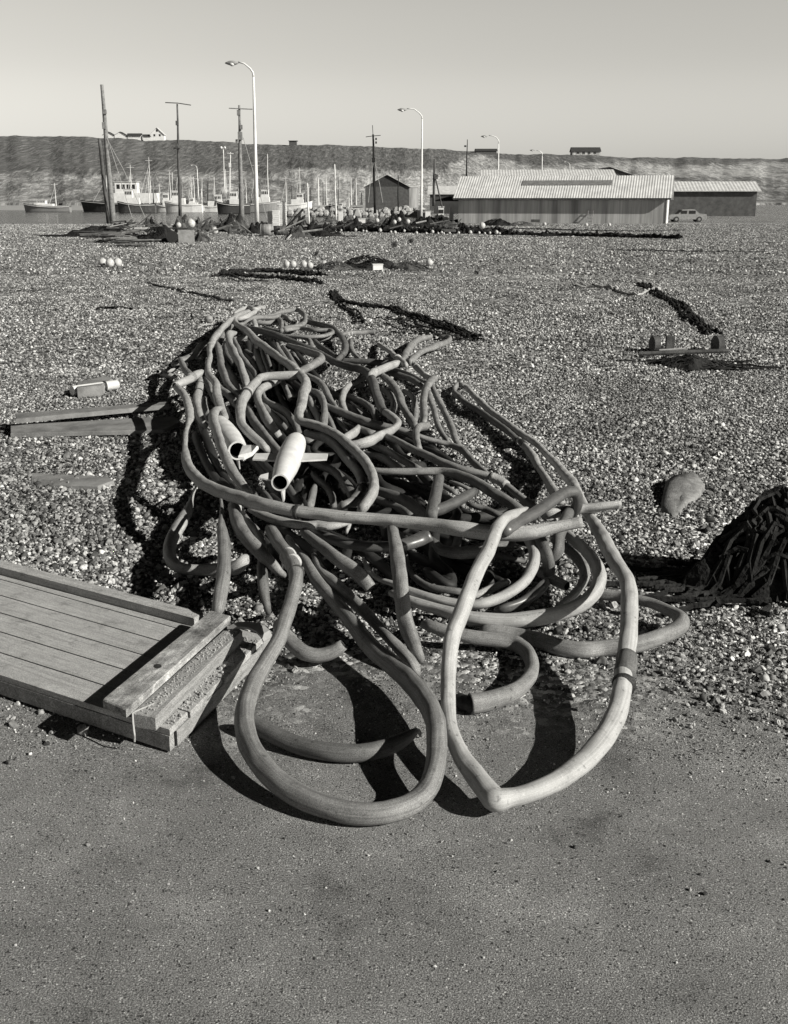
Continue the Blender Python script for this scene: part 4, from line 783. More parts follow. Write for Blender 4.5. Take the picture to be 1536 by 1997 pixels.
rb = random.Random(21)
for k in range(26):  # more added black hoses, filling the heap's gaps with shade
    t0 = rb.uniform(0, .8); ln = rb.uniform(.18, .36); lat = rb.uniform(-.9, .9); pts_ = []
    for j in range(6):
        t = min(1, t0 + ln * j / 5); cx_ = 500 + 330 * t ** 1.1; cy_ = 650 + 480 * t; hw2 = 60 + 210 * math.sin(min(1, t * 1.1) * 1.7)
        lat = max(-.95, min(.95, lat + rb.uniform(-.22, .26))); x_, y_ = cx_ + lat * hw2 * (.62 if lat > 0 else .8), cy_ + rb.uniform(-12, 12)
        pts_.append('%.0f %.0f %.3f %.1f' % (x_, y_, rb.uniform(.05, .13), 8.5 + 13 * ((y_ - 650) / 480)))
    H('V%d' % k, 'black', 'added hose coloured black as shade at the bottom of the heap', ', '.join(pts_), group='hoses buried in the shadow of the heap')
# ---- the two white torpedo shaped bodies
def torpedo(label, top, mouth, prof, wings=True, flip=1, twist=0):
    """top, mouth: (x, y, z) photo points of the axis; prof: (t, radius m)"""
    a = at(*top); b = at(*mouth); L = np.linalg.norm(b - a); d = (b - a) / L
    side = np.cross(d, (0, 0, 1.0)); side /= np.linalg.norm(side); up = np.cross(side, d)
    t = thing('torpedo_float', label, 'towed float', (a[0], a[1], 0))
    ts = np.linspace(0, 1, 22); rr = np.interp(ts, [p[0] for p in prof], [p[1] for p in prof])
    mb = MB(); seg = 28
    for k, r in zip(ts, rr):
        for j in range(seg):
            an = 2 * math.pi * j / seg; mb.v.append(tuple(a + d * L * k + (side * math.cos(an) + up * math.sin(an)) * r))
    n = len(ts)
    for i in range(n - 1):
        for j in range(seg):
            l = (j + 1) % seg; mb.f.append((i*seg + l, i*seg + j, (i+1)*seg + j, (i+1)*seg + l))
    mb.f.append(tuple(range(seg)))
    mb.build('body', M['white_metal'], t, smooth=True)
    rm = rr[-1]; ri = MB()
    rings = [(1.0, rm * 1.0), (1.012, rm * .98), (1.012, rm * .80), (.96, rm * .78), (.75, rm * .78)]
    for k, r in rings:
        for j in range(seg):
            an = 2 * math.pi * j / seg; ri.v.append(tuple(a + d * L * k + (side * math.cos(an) + up * math.sin(an)) * r))
    for i in range(2):
        for j in range(seg):
            l = (j + 1) % seg; ri.f.append((i*seg + l, i*seg + j, (i+1)*seg + j, (i+1)*seg + l))
    bo = MB(); bo.v = ri.v[2*seg:]; ri.v = ri.v[:3*seg]; ri.build('mouth_ring', M['white_metal'], t, smooth=False)
    for i in range(2):
        for j in range(seg):
            l = (j + 1) % seg; bo.f.append((i*seg + l, i*seg + j, (i+1)*seg + j, (i+1)*seg + l))
    bo.f.append(tuple(range(2*seg, 3*seg))); bo.build('bore', M['inner'], t)
    if wings:
        fwd = -d; up2 = up * math.cos(twist) + side * math.sin(twist); sd = side * math.cos(twist) - up * math.sin(twist)
        for sg, span in ((1, .27), (-1, .28)):
            c0 = a + d * L * .47; w = MB(); s_ = sd * sg
            q = [c0 + s_ * .05 - d * .12, c0 + s_ * span - d * .10, c0 + s_ * span + d * .06, c0 + s_ * .05 + d * .11]
            vs = [p + up2 * .006 for p in q] + [p - up2 * .006 for p in q]
            w.v = [tuple(v) for v in vs]; w.f = [(0, 1, 2, 3), (7, 6, 5, 4), (0, 4, 5, 1), (1, 5, 6, 2), (2, 6, 7, 3), (3, 7, 4, 0)]
            w.build('wing', M['white_metal'], t)
    for an in (-math.pi / 2 - .1, 0.15):
        dr = side * math.cos(an) + up * math.sin(an); nn = np.cross(dr, d); w = MB()
        q = [a + d * L * .80 + dr * rm * .9, a + d * L * .93 + dr * (rm + .085), a + d * L * .98 + dr * (rm + .09), a + d * L * 1.0 + dr * rm * .95]
        vs = [p + nn * .005 for p in q] + [p - nn * .005 for p in q]
        w.v = [tuple(v) for v in vs]; w.f = [(0, 1, 2, 3), (7, 6, 5, 4), (0, 4, 5, 1), (1, 5, 6, 2), (2, 6, 7, 3), (3, 7, 4, 0)]
        w.build('tail_fin', M['white_metal'], t)
    return t
torpedo('white metal torpedo shape with two wings and its open mouth facing the viewer', (579, 856, .56), (546, 940, .52), [(0, .035), (.02, .058), (.06, .074), (.12, .085), (.3, .092), (.5, .094), (.7, .088), (.9, .070), (1, .062)])
torpedo('fallen white metal torpedo shape with a torn flap, half hidden left of the winged one', (424, 824, .34), (463, 878, .33), [(0, .06), (.08, .09), (.3, .105), (.6, .11), (.85, .10), (1, .085)], wings=False)
fl = MB(); P_ = [atp for atp in [at(464, 888, .38), at(472, 868, .40), at(490, 867, .41), at(504, 869, .43), at(492, 882, .39), at(476, 890, .37)]]
fl.prism(P_, .03, .01); o = fl.build('metal_flap', M['white_metal'], loc=P_[0]); tag(o, 'torn white metal flap lying at the mouth of the fallen torpedo', 'metal scrap')
print('hoses', hose_count[0])
# ================================================================ wooden deck and boards at the lower left
def quadp(pts, z): return [at(x, y, z) for x, y in pts]
def lerp3(a, b, t): return a + (b - a) * t
DZ = .115
C1, C2, FL_, BL_ = at(519, 1240, DZ), at(332, 1425, DZ), at(-170, 1262, DZ), at(-170, 1055, DZ)
AD = math.atan2((C1 - BL_)[1], (C1 - BL_)[0]); M['deck_wood'] = grain('deck_plank_wood', .24, .42, AD)
v_ = at(412, 1190, DZ) - at(200, 1364, DZ); AB = math.atan2(v_[1], v_[0]); M['board_wood'] = grain('knotty_board_wood', .14, .42, AB, marks=1); M['beam_wood'] = grain('beam_wood', .15, .34, AB)
deck = thing('wooden_hatch', 'low wooden deck of wide planks lying on the stones at the lower left', 'wooden deck', (C2[0] - .6, C2[1] + .2, 0))
npl = 6
for k in range(npl):
    t0, t1 = k / npl + .004, (k + 1) / npl - .004
    j = .004 * ((k * 37) % 5 - 2)
    mb = MB(); mb.prism([lerp3(BL_, FL_, t0), lerp3(C1, C2, t0) + (C1 - BL_) * j * .3, lerp3(C1, C2, t1) + (C1 - BL_) * j * .3, lerp3(BL_, FL_, t1)], .03, .003)
    mb.build('plank', M['deck_wood'], deck)
fr = MB()
e = np.array((0, 0, .032))
dn = lambda p, q, w: (q - p) / np.linalg.norm(q - p) * w
for a_, b_, c_, d_ in ((FL_, C2, BL_, C1), (BL_, C1, FL_, C2)):
    ia, ib = dn(a_, c_, .045), dn(b_, d_, .045); ins = dn(a_, b_, .01)
    fr.prism([a_ - e + ins, b_ - e - ins, b_ + ib - e - ins, a_ + ia - e + ins], .075)
ia, ib = dn(C2, FL_, .045), dn(C1, BL_, .045)
fr.prism([C2 - e + dn(C2, C1, .06), C1 - e + dn(C1, C2, .06), C1 + ib - e + dn(C1, C2, .06), C2 + ia - e + dn(C2, C1, .06)], .075)
fr.build('frame', M['beam_wood'], deck)
bt = MB(); bt.prism(quadp([(-160, 1050), (396, 1195), (378, 1206), (-160, 1064)], DZ + .05), .048, .004); bt.build('batten', M['deck_wood'], deck)
# boards on the deck
pb = MB(); pb.prism(quadp([(200, 1364), (412, 1190), (449, 1200), (245, 1384)], DZ + .125), .04, .005)
o = pb.build('board', M['board_wood'], loc=at(320, 1290, DZ)); tag(o, 'weathered board with a dark knot lying on top, nearest the planked deck side', 'board', None)
kn = MB(); kn.v = [tuple(at(307 + 8 * math.cos(a), 1299 + 4.5 * math.sin(a), DZ + .1262)) for a in np.linspace(0, -2 * math.pi, 15)[:-1]]; kn.f = [tuple(range(14))]
kn.build('knot', M['black_tape'], None, loc=at(307, 1299, DZ)).parent = None
bpy.data.objects['knot'].parent = o; bpy.data.objects['knot'].matrix_parent_inverse = o.matrix_world.inverted()
bpy.data.objects['knot'].location = tuple(at(307, 1299, DZ) - at(320, 1290, DZ)); bpy.data.objects['knot'].matrix_parent_inverse.identity()
b2 = MB(); b2.prism(quadp([(258, 1390), (452, 1215), (472, 1229), (302, 1398)], DZ + .07), .068, .005)
o = b2.build('beam', M['beam_wood'], loc=at(360, 1310, DZ)); tag(o, 'thick sand covered beam lying beside the knotted board on the deck', 'beam', None)
b3 = MB(); b3.prism(quadp([(436, 1212), (456, 1206), (462, 1214), (300, 1368), (284, 1352)], DZ + .035), .033)
# bent iron strap
st = thing('bent_strap', 'bent flat iron strap curling over the right corner of the deck', 'iron strap', at(490, 1225, DZ))
mb = MB(); pp = [(452, 1222, .2), (470, 1221, .205), (490, 1222, .21), (506, 1228, .21), (517, 1238, .20), (523, 1250, .17), (520, 1264, .13)]
P3 = [at(*p) for p in pp]; W = np.array((.02, .035, 0))
vs = []
for p in P3: vs += [p - W, p + W, p + W + np.array((0, 0, .012)), p - W + np.array((0, 0, .012))]
mb.v = [tuple(v) for v in vs]
for i in range(len(P3) - 1):
    for k in range(4): l = (k + 1) % 4; mb.f.append((4*i + k, 4*i + 4 + k, 4*i + 4 + l, 4*i + l))
mb.f += [(3, 2, 1, 0), tuple(4 * (len(P3) - 1) + k for k in range(4))]
mb.build('strap_plate', M['grey_metal'], st)
wr = MB(); wr.tube([at(300, 1372, DZ + .075), at(262, 1388, DZ + .075), at(258, 1391, DZ + .07), at(259, 1410, DZ + .03), at(262, 1434, .1), at(262, 1446, .06)], .005, 6)
o = wr.build('lashing_wire', M['rope'], loc=at(262, 1434, 0)); tag(o, 'thin pale cord hanging over the front end of the beam', 'cord')
# sand and grit on the beam and deck end
gr = MB(); rg = random.Random(3)
for k in range(520):
    u, v = rg.random(), rg.random(); p = lerp3(lerp3(C2, C1, .04 + .9 * u), lerp3(C2, C1, .04 + .9 * u) + dn(C2, FL_, .20), .06 + v * .8)
    r = rg.uniform(.0025, .006) * (1 + (rg.random() < .06) * 1.2); gr.sphere((p[0], p[1], DZ + r * .6), r, 5, 4)
for k in range(220):
    u, v = rg.random(), rg.random(); z = DZ + .07; a_ = lerp3(at(262, 1388, z), at(452, 1217, z), u); b_ = lerp3(at(298, 1394, z), at(468, 1229, z), u); p = lerp3(a_, b_, .1 + .8 * v)
    r = rg.uniform(.0025, .0055); gr.sphere((p[0], p[1], z + r * .6), r, 5, 4)
o = gr.build('grit', M['stone'], loc=(C2[0], C2[1], DZ)); tag(o, 'fine grit and sand scattered over the deck end', None, kind='stuff')
# boards and scrap at the left edge
def slab(name, label, cat, quad, z, th, mat='wood', bev=.004):
    q = quadp(quad, z); mb = MB(); mb.prism(q, th, bev); c = sum(q) / len(q); o = mb.build(name, M[mat], loc=(c[0], c[1], 0)); tag(o, label, cat); return o
slab('plank', 'narrow squared timber pointing at the left side of the hose heap', 'timber', [(30, 806), (328, 783), (330, 789), (30, 817)], .13, .05)
slab('plank', 'broad worn board with stones on it at the left edge below the narrow timber', 'board', [(20, 829), (338, 811), (352, 822), (318, 838), (20, 845)], .05, .045)
slab('plank', 'short dark curved timber lying above the narrow timber', 'timber', [(215, 800), (300, 782), (336, 777), (334, 782), (240, 800)], .05, .045, 'wood_dark')
slab('plank', 'grey board end at the left edge above the deck', 'board', [(60, 922), (212, 930), (222, 937), (190, 948), (60, 944)], .06, .05)
slab('wooden_box', 'small grey box lying open at the left edge of the yard', 'box', [(150, 745), (206, 733), (218, 738), (196, 752), (150, 756)], .14, .13)
pi = MB(); pi.tube([at(140, 762, .09), at(228, 750, .09)], .062, 16); o = pi.build('pipe_piece', M['white_metal'], loc=at(200, 754, 0)); tag(o, 'short pale pipe piece with a dark ring beside the grey box', 'pipe')
rn = MB(); rn.tube([at(200, 753.8, .09), at(205, 753.2, .09)], .068, 16); c_ = rn.build('pipe_ring', M['black_tape'], None, loc=at(200, 754, 0)); c_.parent = o; c_.location = (0, 0, 0)
# buoy lump near the top of the heap
bu = thing('glass_float', 'round dark glass float beside the top left of the heap', 'float', at(407, 628, 0)); mb = MB(); p = at(407, 623, .1); mb.sphere(p, .085, 18, 12); mb.build('ball', M['grey_metal'], bu, True)
mb = MB(); mb.tube([at(385, 640, .03), at(398, 633, .05), at(412, 632, .05), at(420, 622, .04), at(410, 613, .04), at(396, 616, .03)], .014, 6); mb.build('rope_becket', M['rope'], bu)
mb = MB(); mb.tube([p + np.array((-.086, 0, 0)), p + np.array((-.04, -.078, .0)), p + np.array((.04, -.078, 0)), p + np.array((.087, 0, 0))], .008, 6); mb.build('seam', M['black_tape'], bu)

# ================================================================ nets, ropes and floats on the shingle
def tangle(mb, c, rx, ry, rz, n, rad, seed, seg=5):
    r = random.Random(seed)
    for k in range(n):
        a = r.uniform(0, 6.28); p = np.array((c[0] + rx * r.uniform(-.9, .9), c[1] + ry * r.uniform(-.9, .9), 0)); P = []
        for j in range(9):
            a += r.gauss(0, .7); p = p + np.array((math.cos(a) * rx, math.sin(a) * ry, 0)) * .16
            q = ((p[0] - c[0]) / rx) ** 2 + ((p[1] - c[1]) / ry) ** 2
            P.append((p[0], p[1], c[2] + rad + rz * max(0, 1 - q) * (.7 + .35 * r.random()) + .02))
        mb.tube(P, rad, seg)
def heap(name, label, cat, x0, x1, y0, y1, mat, seed, group=None, n=40, strand=None, kind=None, hz=None, peak=.5):
    """mound whose base runs x0..x1 at photo row y1 and whose top reaches row y0"""
    a, b = at(x0, y1), at(x1, y1); cx = (a + b) / 2; rx = abs(b[0] - a[0]) / 2; ry = rx * .55 if hz is None else rx * .45
    ry = min(ry, 2.6); cen = np.array((cx[0], cx[1] + ry, 0)); h = hz or max(.1, atY((x0 + x1) / 2, y0, cen[1])[2])
    mb = MB(); r = random.Random(seed); nu, nv = 34, 14; ph = [r.uniform(0, 6.28) for _ in range(8)]
    for j in range(nv + 1):
        f = j / nv
        for i in range(nu):
            t = 2 * math.pi * i / nu; rr = f * (1 + .12 * math.sin(3 * t + ph[0]) + .08 * math.sin(7 * t + ph[1]))
            x, y = rr * math.cos(t), rr * math.sin(t)
            z = h * max(0, 1 - f ** 3.2) * .95 * (1 + .28 * math.sin(4.1 * x + ph[2]) * math.cos(3.3 * y + ph[3]) + .2 * math.sin(9 * x + ph[4]) + .15 * math.sin(11 * y + 5 * x + ph[5]) + r.uniform(-.08, .08) - .22 * abs(x)) * (.75 + .35 * math.sin(2.3 * x + ph[6]))
            mb.v.append((cen[0] + x * rx, cen[1] + y * ry, max(z, -.02)))
    for j in range(nv):
        for i in range(nu):
            l = (i + 1) % nu; mb.f.append((j*nu + i, j*nu + l, (j+1)*nu + l, (j+1)*nu + i))
    tangle(mb, (cen[0], cen[1], 0), rx, ry, h * .9, n, strand or max(.012, rx * .012), seed + 1)
    o = mb.build(name, M[mat], loc=(cen[0], cen[1], 0)); tag(o, label, cat, group, kind); return o
def ribbon(name, label, cat, pts, mat, rad, seed=1, strands=5, spread=.12, group=None):
    """a line of net or rope: several wandering strands"""
    r = random.Random(seed); mb = MB(); base = np.array([at(x, y, 0) for x, y in pts])
    for s in range(strands):
        off = np.array([(r.gauss(0, spread), r.gauss(0, spread), 0) for _ in base]); Q = crom(base + off, max(.12, np.linalg.norm(base[-1] - base[0]) / 90))
        P = [(q[0] + r.gauss(0, rad * .6), q[1] + r.gauss(0, rad * .6), rad * .7 + abs(r.gauss(0, rad * 1.1)) + (relief(q[0], q[1]) if q[1] < 40 else 0)) for q in Q]
        mb.tube(P, [rad * r.uniform(.7, 1.3) for _ in P], 6)
    c = base[len(base) // 2]; o = mb.build(name, M[mat], loc=(c[0], c[1], 0)); tag(o, label, cat, group); return o
ribbon('net_strip', 'dark twisted net strip lying across the shingle right of the heap top', 'net', [(648, 572), (660, 584), (690, 592), (730, 598), (765, 603), (790, 616), (830, 630), (870, 640), (905, 652), (922, 657)], 'net', .022, 1, 12, .09)
ribbon('net_strip', 'thin frayed net tail hanging below the dark strip', 'net', [(655, 586), (668, 600), (690, 612), (705, 630)], 'net', .02, 9, 3, .08)
ribbon('net_strip', 'wide band of wet net ending behind the hooked hose', 'net', [(770, 622), (800, 634), (840, 648), (880, 655), (915, 662)], 'net', .012, 2, 14, .33)
ribbon('net_strip', 'upper one of two dark net lines left of the float heap', 'net', [(430, 540), (470, 532), (520, 530), (580, 533), (622, 538)], 'net', .035, 3, 12, .22)
ribbon('net_strip', 'lower one of two dark net lines left of the float heap', 'net', [(436, 541), (480, 541), (540, 544), (590, 550), (620, 554)], 'net', .03, 4, 12, .18)
ribbon('rope', 'thin pale rope end trailing off the lower net line', 'rope', [(618, 552), (635, 556), (655, 556)], 'rope', .025, 5, 1, .0)
ribbon('rope', 'grey rope snaking over the shingle above the glass float', 'rope', [(292, 556), (330, 563), (370, 570), (400, 577), (430, 588), (455, 592)], 'wood_dark', .022, 6, 2, .05)
ribbon('rope', 'faint pale net edge lying above the snaking grey rope', 'rope', [(285, 553), (330, 548), (380, 543), (430, 540), (480, 548), (520, 550)], 'net_grey', .02, 7, 2, .1)
ribbon('rope', 'small loop of rope beside the glass float', 'rope', [(378, 628), (375, 614), (390, 606), (402, 608)], 'wood_dark', .015, 8, 1, 0)
ribbon('rope', 'dark twig like scrap of line at the far left of the shingle', 'rope', [(192, 606), (205, 604), (222, 605), (235, 600), (260, 605)], 'net', .02, 10, 2, .05)
ribbon('rope', 'pale curved rope in the middle of the right shingle', 'rope', [(1126, 561), (1160, 562), (1190, 566), (1215, 574), (1245, 578), (1268, 570), (1285, 566)], 'rope', .028, 11, 2, .04)
ribbon('rope', 'dark thin line running left from the curved pale rope', 'rope', [(1120, 561), (1140, 560), (1180, 564), (1210, 572)], 'net', .03, 12, 1, .03)
ribbon('net_strip', 'dark rolled net bundle running off the right side of the shingle', 'net', [(1255, 556), (1280, 572), (1305, 588), (1330, 604), (1352, 622), (1385, 650)], 'net', .022, 13, 9, .10)
# float heap in the middle distance
heap('net_heap', 'long low heap of black net with white floats at its left', 'net heap', 655, 775, 496, 526, 'net', 21, n=60)
heap('net_heap', 'grey net tangle between the white floats and the black net heap', 'net heap', 612, 690, 509, 528, 'net_grey', 22, n=40)
heap('net_heap', 'loose ropes coiled at the right end of the black net heap', 'net heap', 762, 838, 508, 528, 'wood_dark', 23, n=50)
def ball(label, x, y, r, group, mat='float', cat='float', z=None):
    p = at(x, y, r * .9 if z is None else z); mb = MB(); mb.sphere(p, r, 16, 10)
    o = mb.build('float', M[mat], loc=(p[0], p[1], p[2] - r), smooth=True); tag(o, label, cat, group)
    eye = MB(); eye.tube([p + np.array((-.3 * r, 0, .93 * r)), p + np.array((-.2 * r, 0, 1.08 * r)), p + np.array((.2 * r, 0, 1.08 * r)), p + np.array((.3 * r, 0, .93 * r))], r * .06, 5)
    e_ = eye.build('eye', M[mat], None, loc=(p[0], p[1], p[2] - r)); e_.parent = o; e_.location = (0, 0, 0); return o
for x, lb in ((559, 'leftmost white round float of the row before the black net heap'), (571, 'second white round float from the left in the row'), (592, 'white round float left of centre in the row, third from the left'), (604, 'fourth white round float from the left, just in front of the third'), (632, 'half covered white round float, fifth from the left in the row'), (648, 'rightmost white round float of the row, touching the grey net tangle')):
    ball(lb, x, 515.5 + (x in (604,)) * 2.5, .125, 'white floats in a row before the black net heap')
ball('single white float at the right end of the coiled ropes', 837, 512, .13, 'white floats in a row before the black net heap')
for x, lb in ((200, 'leftmost of three white floats at the left side of the shingle'), (214, 'middle one of three white floats at the left side of the shingle'), (229, 'rightmost of three white floats at the left side of the shingle')):
    ball(lb, x, 512 + (x == 214), .16, 'three white floats at the left')
wb = MB(); p = at(736, 521, .14); wb.box(p, (.34, .26, .18), .15); o = wb.build('fish_box', M['white_paint'], loc=p); tag(o, 'white fish box pushed into the front of the black net heap', 'fish box')
lid = MB(); lid.box(p + np.array((0, 0, .10)), (.37, .29, .022), .15); l_ = lid.build('rim', M['white_paint'], None, loc=p); l_.parent = o; l_.location = (0, 0, 0)
# weeds
for x, y, w, lb in ((769, 484, 16, 'small tuft of dry weed left of the other tuft beyond the net heap'), (801, 476, 14, 'small tuft of dry weed farther back right of the other tuft'), (617, 499, 10, 'tiny weed tuft behind the row of white floats')):
    mb = MB(); c = at(x, y); r = random.Random(x); h = w / ppm(c)
    for k in range(60):
        a = r.uniform(0, 6.28); d = r.uniform(.2, 1) * h * .6; q = c + np.array((math.cos(a) * d, math.sin(a) * d, h * r.uniform(.3, 1)))
        mb.tube([c + np.array((math.cos(a), math.sin(a), 0)) * d * .2, (c + q) / 2 + np.array((0, 0, h * .1)), q], [.014, .01, .003], 4)
    o = mb.build('weed_tuft', M['net_grey'], loc=c); tag(o, lb, 'weed', 'dry weed tufts')
# machine scrap at right
mc = thing('iron_axle', 'dark iron axle with wheels lying at the right side of the shingle', 'scrap axle', at(1300, 688, 0))
mb = MB(); mb.tube([at(1245, 690, .06), at(1420, 684, .12)], .035, 8); mb.build('axle', M['rust'], mc)
for x, y, r_ in ((1277, 671, .13), (1400, 672, .15)):
    mb = MB(); c = at(x, y, .13); mb.tube([c - np.array((.05, 0, 0)), c + np.array((.05, .02, 0))], r_, 18); mb.build('wheel', M['rust'], mc)
mb = MB(); c = at(1306, 670, .13); mb.box(c, (.13, .1, .24)); mb.build('bearing_block', M['rust'], mc)
mb = MB(); mb.tube([at(1285, 683, .05), at(1335, 680, .07)], .018, 6); mb.build('rod', M['grey_metal'], mc)
heap('seaweed_heap', 'dark rotten net heap below the iron axle at the right', 'net heap', 1262, 1440, 698, 724, 'net', 31, n=50)
# slab of concrete and an assumed heap, added to cast the shade from the right
M['slab'] = simple('weathered_concrete', .13, .26, 14, .9, .15, .7)
rs = random.Random(77); q0 = quadp([(1291, 983), (1294, 960), (1297, 940), (1309, 933), (1322, 928), (1338, 929), (1352, 926), (1364, 934), (1372, 944), (1363, 958), (1352, 968), (1344, 970), (1338, 978), (1330, 986), (1318, 1000), (1306, 994)], .09)
sb = MB(); cq = sum(q0) / len(q0); n_ = len(q0); rings_ = []
for f_, dz_ in ((1.08, -.11), (1.03, -.03), (.97, 0), (.6, .012), (.25, .02)): rings_ += [tuple(cq + (p - cq) * f_ * rs.uniform(.95, 1.05) + np.array((0, 0, dz_ + rs.uniform(-.004, .004) + (p - cq)[1] * .05))) for p in q0]
sb.v = rings_
for j_ in range(4):
    for i_ in range(n_): l_ = (i_ + 1) % n_; sb.f.append((j_*n_ + i_, j_*n_ + l_, (j_+1)*n_ + l_, (j_+1)*n_ + i_))
sb.f.append(tuple(range(4*n_, 5*n_))); o = sb.build('concrete_slab', M['slab'], smooth=True, loc=(cq[0], cq[1], 0)); tag(o, 'broken grey concrete slab tilted out of the shingle at the right', 'concrete slab')
hp = heap('net_heap', 'dark net heap assumed at the right edge to cast the shadow on the stones', 'net heap', 1368, 1790, 900, 1180, 'net', 33, n=130, strand=.018, hz=.72)

# ================================================================ quay clutter
LB = 'clutter along the quay edge'
heap('net_heap', 'dark heap of net and gear at the far left end of the quay', 'net heap', 120, 262, 440, 462, 'net', 41, n=70)
heap('net_heap', 'black hunched net heap behind the grey crate at the left', 'net heap', 258, 345, 437, 472, 'net', 42, n=70)
heap('net_heap', 'grey wire net bundle standing right of the grey crate', 'net heap', 375, 412, 455, 472, 'net_grey', 43, n=60)
heap('net_heap', 'black humped tarpaulin covered net left of the white box stack', 'net heap', 415, 480, 422, 452, 'black_tape', 44, n=20)
heap('net_heap', 'dark rounded net heap right of the white box stack', 'net heap', 555, 608, 445, 464, 'wood_dark', 45, n=50)
heap('net_heap', 'low spread of black nets below the thin white flagpoles', 'net heap', 590, 668, 436, 462, 'net', 46, n=60)
heap('net_heap', 'black net heap below the tall black mast', 'net heap', 664, 706, 427, 447, 'net', 47, n=50)
heap('net_heap', 'round black net heap just right of the one below the mast', 'net heap', 702, 736, 430, 448, 'net', 48, n=50)
heap('net_heap', 'large dark net pile with a few floats left of the lamp post', 'net heap', 738, 800, 416, 448, 'net', 49, n=60)
heap('net_heap', 'dark net pile at the foot of the curved lamp post', 'net heap', 796, 850, 424, 444, 'net', 50, n=60)
heap('net_heap', 'low net pile between the lamp post and the long shed', 'net heap', 846, 892, 428, 444, 'wood_dark', 51, n=50)
heap('net_heap', 'dark net pile against the foot of the long shed wall', 'net heap', 936, 1000, 426, 441, 'net', 52, n=60)
heap('net_heap', 'flat grey net pile right of the dark one at the shed foot', 'net heap', 992, 1044, 431, 441, 'net_grey', 53, n=40)
heap('net_heap', 'small dark net heap on the long black cable', 'net heap', 1048, 1086, 456, 462, 'net', 54, n=30)
heap('net_heap', 'heap of pale ropes behind the bundle left of the tarpaulin', 'net heap', 330, 380, 425, 449, 'net_grey', 55, n=60)
heap('net_heap', 'low brush of dark line between tarpaulin and boards', 'net heap', 478, 516, 436, 456, 'net', 56, n=40)
ribbon('float_line', 'long black net line with floats running along the front of the quay', 'net line', [(590, 458), (640, 452), (700, 452), (760, 453), (820, 455), (880, 456), (940, 456), (975, 456)], 'net', .13, 61, 8, .45)
ribbon('cable', 'long black cable lying across the far shingle in front of the shed', 'cable', [(940, 457), (1000, 459), (1060, 460), (1120, 461), (1200, 463), (1270, 465), (1325, 467)], 'net', .085, 62, 4, .18)
ribbon('cable', 'thin faint line behind the long black cable', 'cable', [(1000, 447), (1080, 449), (1150, 451), (1240, 452), (1330, 450)], 'wood_dark', .04, 63, 2, .2)
ribbon('cable', 'faint dark track line across the shingle at the far right', 'cable', [(1190, 489), (1260, 490), (1340, 492), (1500, 493)], 'wood_dark', .03, 64, 2, .1)
r = random.Random(8)
fx = [(562, 448), (655, 451), (665, 449), (693, 448), (708, 450), (714, 451), (741, 449), (762, 452), (770, 453), (783, 446), (788, 450), (812, 454), (831, 455), (843, 452), (854, 455), (861, 453), (865, 455), (876, 454), (894, 454), (917, 453), (934, 454), (945, 455), (955, 454), (968, 453), (974, 455)]
for x, y in fx: ball('one of the small white floats strung along the long black net line', x, y, r.uniform(.07, .13), 'small white floats along the net line', z=.25)
for x, y in ((735, 430), (775, 421), (778, 428), (769, 433), (795, 432), (690, 424)): ball('small pale float caught in the dark net piles left of the lamp post', x, y, r.uniform(.12, .18), 'pale floats in the quay net piles', z=.9)
for x, y, rr, lb in ((348, 439, .17, 'small white float left of the bigger one on the rope heap'), (372, 436, .3, 'big white float on the pale rope heap'), (418, 450, .24, 'white float right of the wire net bundle'), (497, 443, .18, 'white float among the boards right of the tarpaulin'), (940, 440, .2, 'white float lying on the net pile at the shed foot')):
    ball(lb, x, y, rr, None, z=.8 if y < 442 else .3)
for x, lb in ((1062, 'white stone or float left of the ladder at the shed foot'), (1143, 'white dot by the foot of the ladder'), (1188, 'white lump right of the ladder at the wall foot')):
    ball(lb, x, 437 + (x > 1100) * 1.5, .16, None)
# grey crate and boards
def on_ground_box(name, label, cat, x0, x1, y1, y0, mat, depth=.8, rz=0., group=None):
    a, b = at(x0, y1), at(x1, y1); c = (a + b) / 2; h = atY((x0 + x1) / 2, y0, c[1])[2]
    t = thing(name, label, cat, (c[0], c[1] + depth / 2, 0), group); w = abs(b[0] - a[0])
    mb = MB(); mb.box((c[0], c[1] + depth / 2, h / 2), (w, depth, h), rz); mb.build('body', M[mat], t)
    return t, c, w, h
t, c, w, h = on_ground_box('steel_crate', 'grey square metal crate standing in front of the quay clutter', 'crate', 345, 375, 474, 447, 'grey_metal', 1.2, .15)
mb = MB(); mb.box((c[0], c[1] + .6, h + .03), (w + .08, 1.28, .06), .15); mb.build('rim', M['rust'], t)
mb = MB(); mb.tube([(c[0] - w/2 - .25, c[1] - .1, 0.02 + .32), (c[0] - w/2 - .25, c[1] + .1, .34)], .33, 18); o = mb.build('tyre', M['black_tape'], loc=(c[0] - w/2 - .25, c[1], 0)); tag(o, 'black tyre leaning on the left side of the grey crate', 'tyre')
def boards_pile(label, x0, x1, y1, n, seed, mat='wood', hh=.5):
    r = random.Random(seed); t = thing('board_pile', label, 'board pile', at((x0 + x1) / 2, y1, 0)); a, b = at(x0, y1), at(x1, y1)
    for k in range(n):
        cx = r.uniform(a[0] + .8, b[0] - .8); mb = MB(); L = r.uniform(1.2, 2.6); an = r.uniform(-.4, .4); z = .05 + k * .04
        ca, sa = math.cos(an), math.sin(an); cy = a[1] + r.uniform(-.6, .9); q = [np.array((cx + u * L/2 * ca - v * .09 * sa, cy + u * L/2 * sa + v * .09 * ca, z + .02 + u * r.uniform(-.03, .03))) for u, v in ((-1, -1), (1, -1), (1, 1), (-1, 1))]
        mb.prism(q, .035); mb.build('board', M[r.choice([mat, 'wood_dark', 'wood'])], t)
boards_pile('scattered pile of broken boards at the left end of the quay', 150, 262, 474, 16, 1)
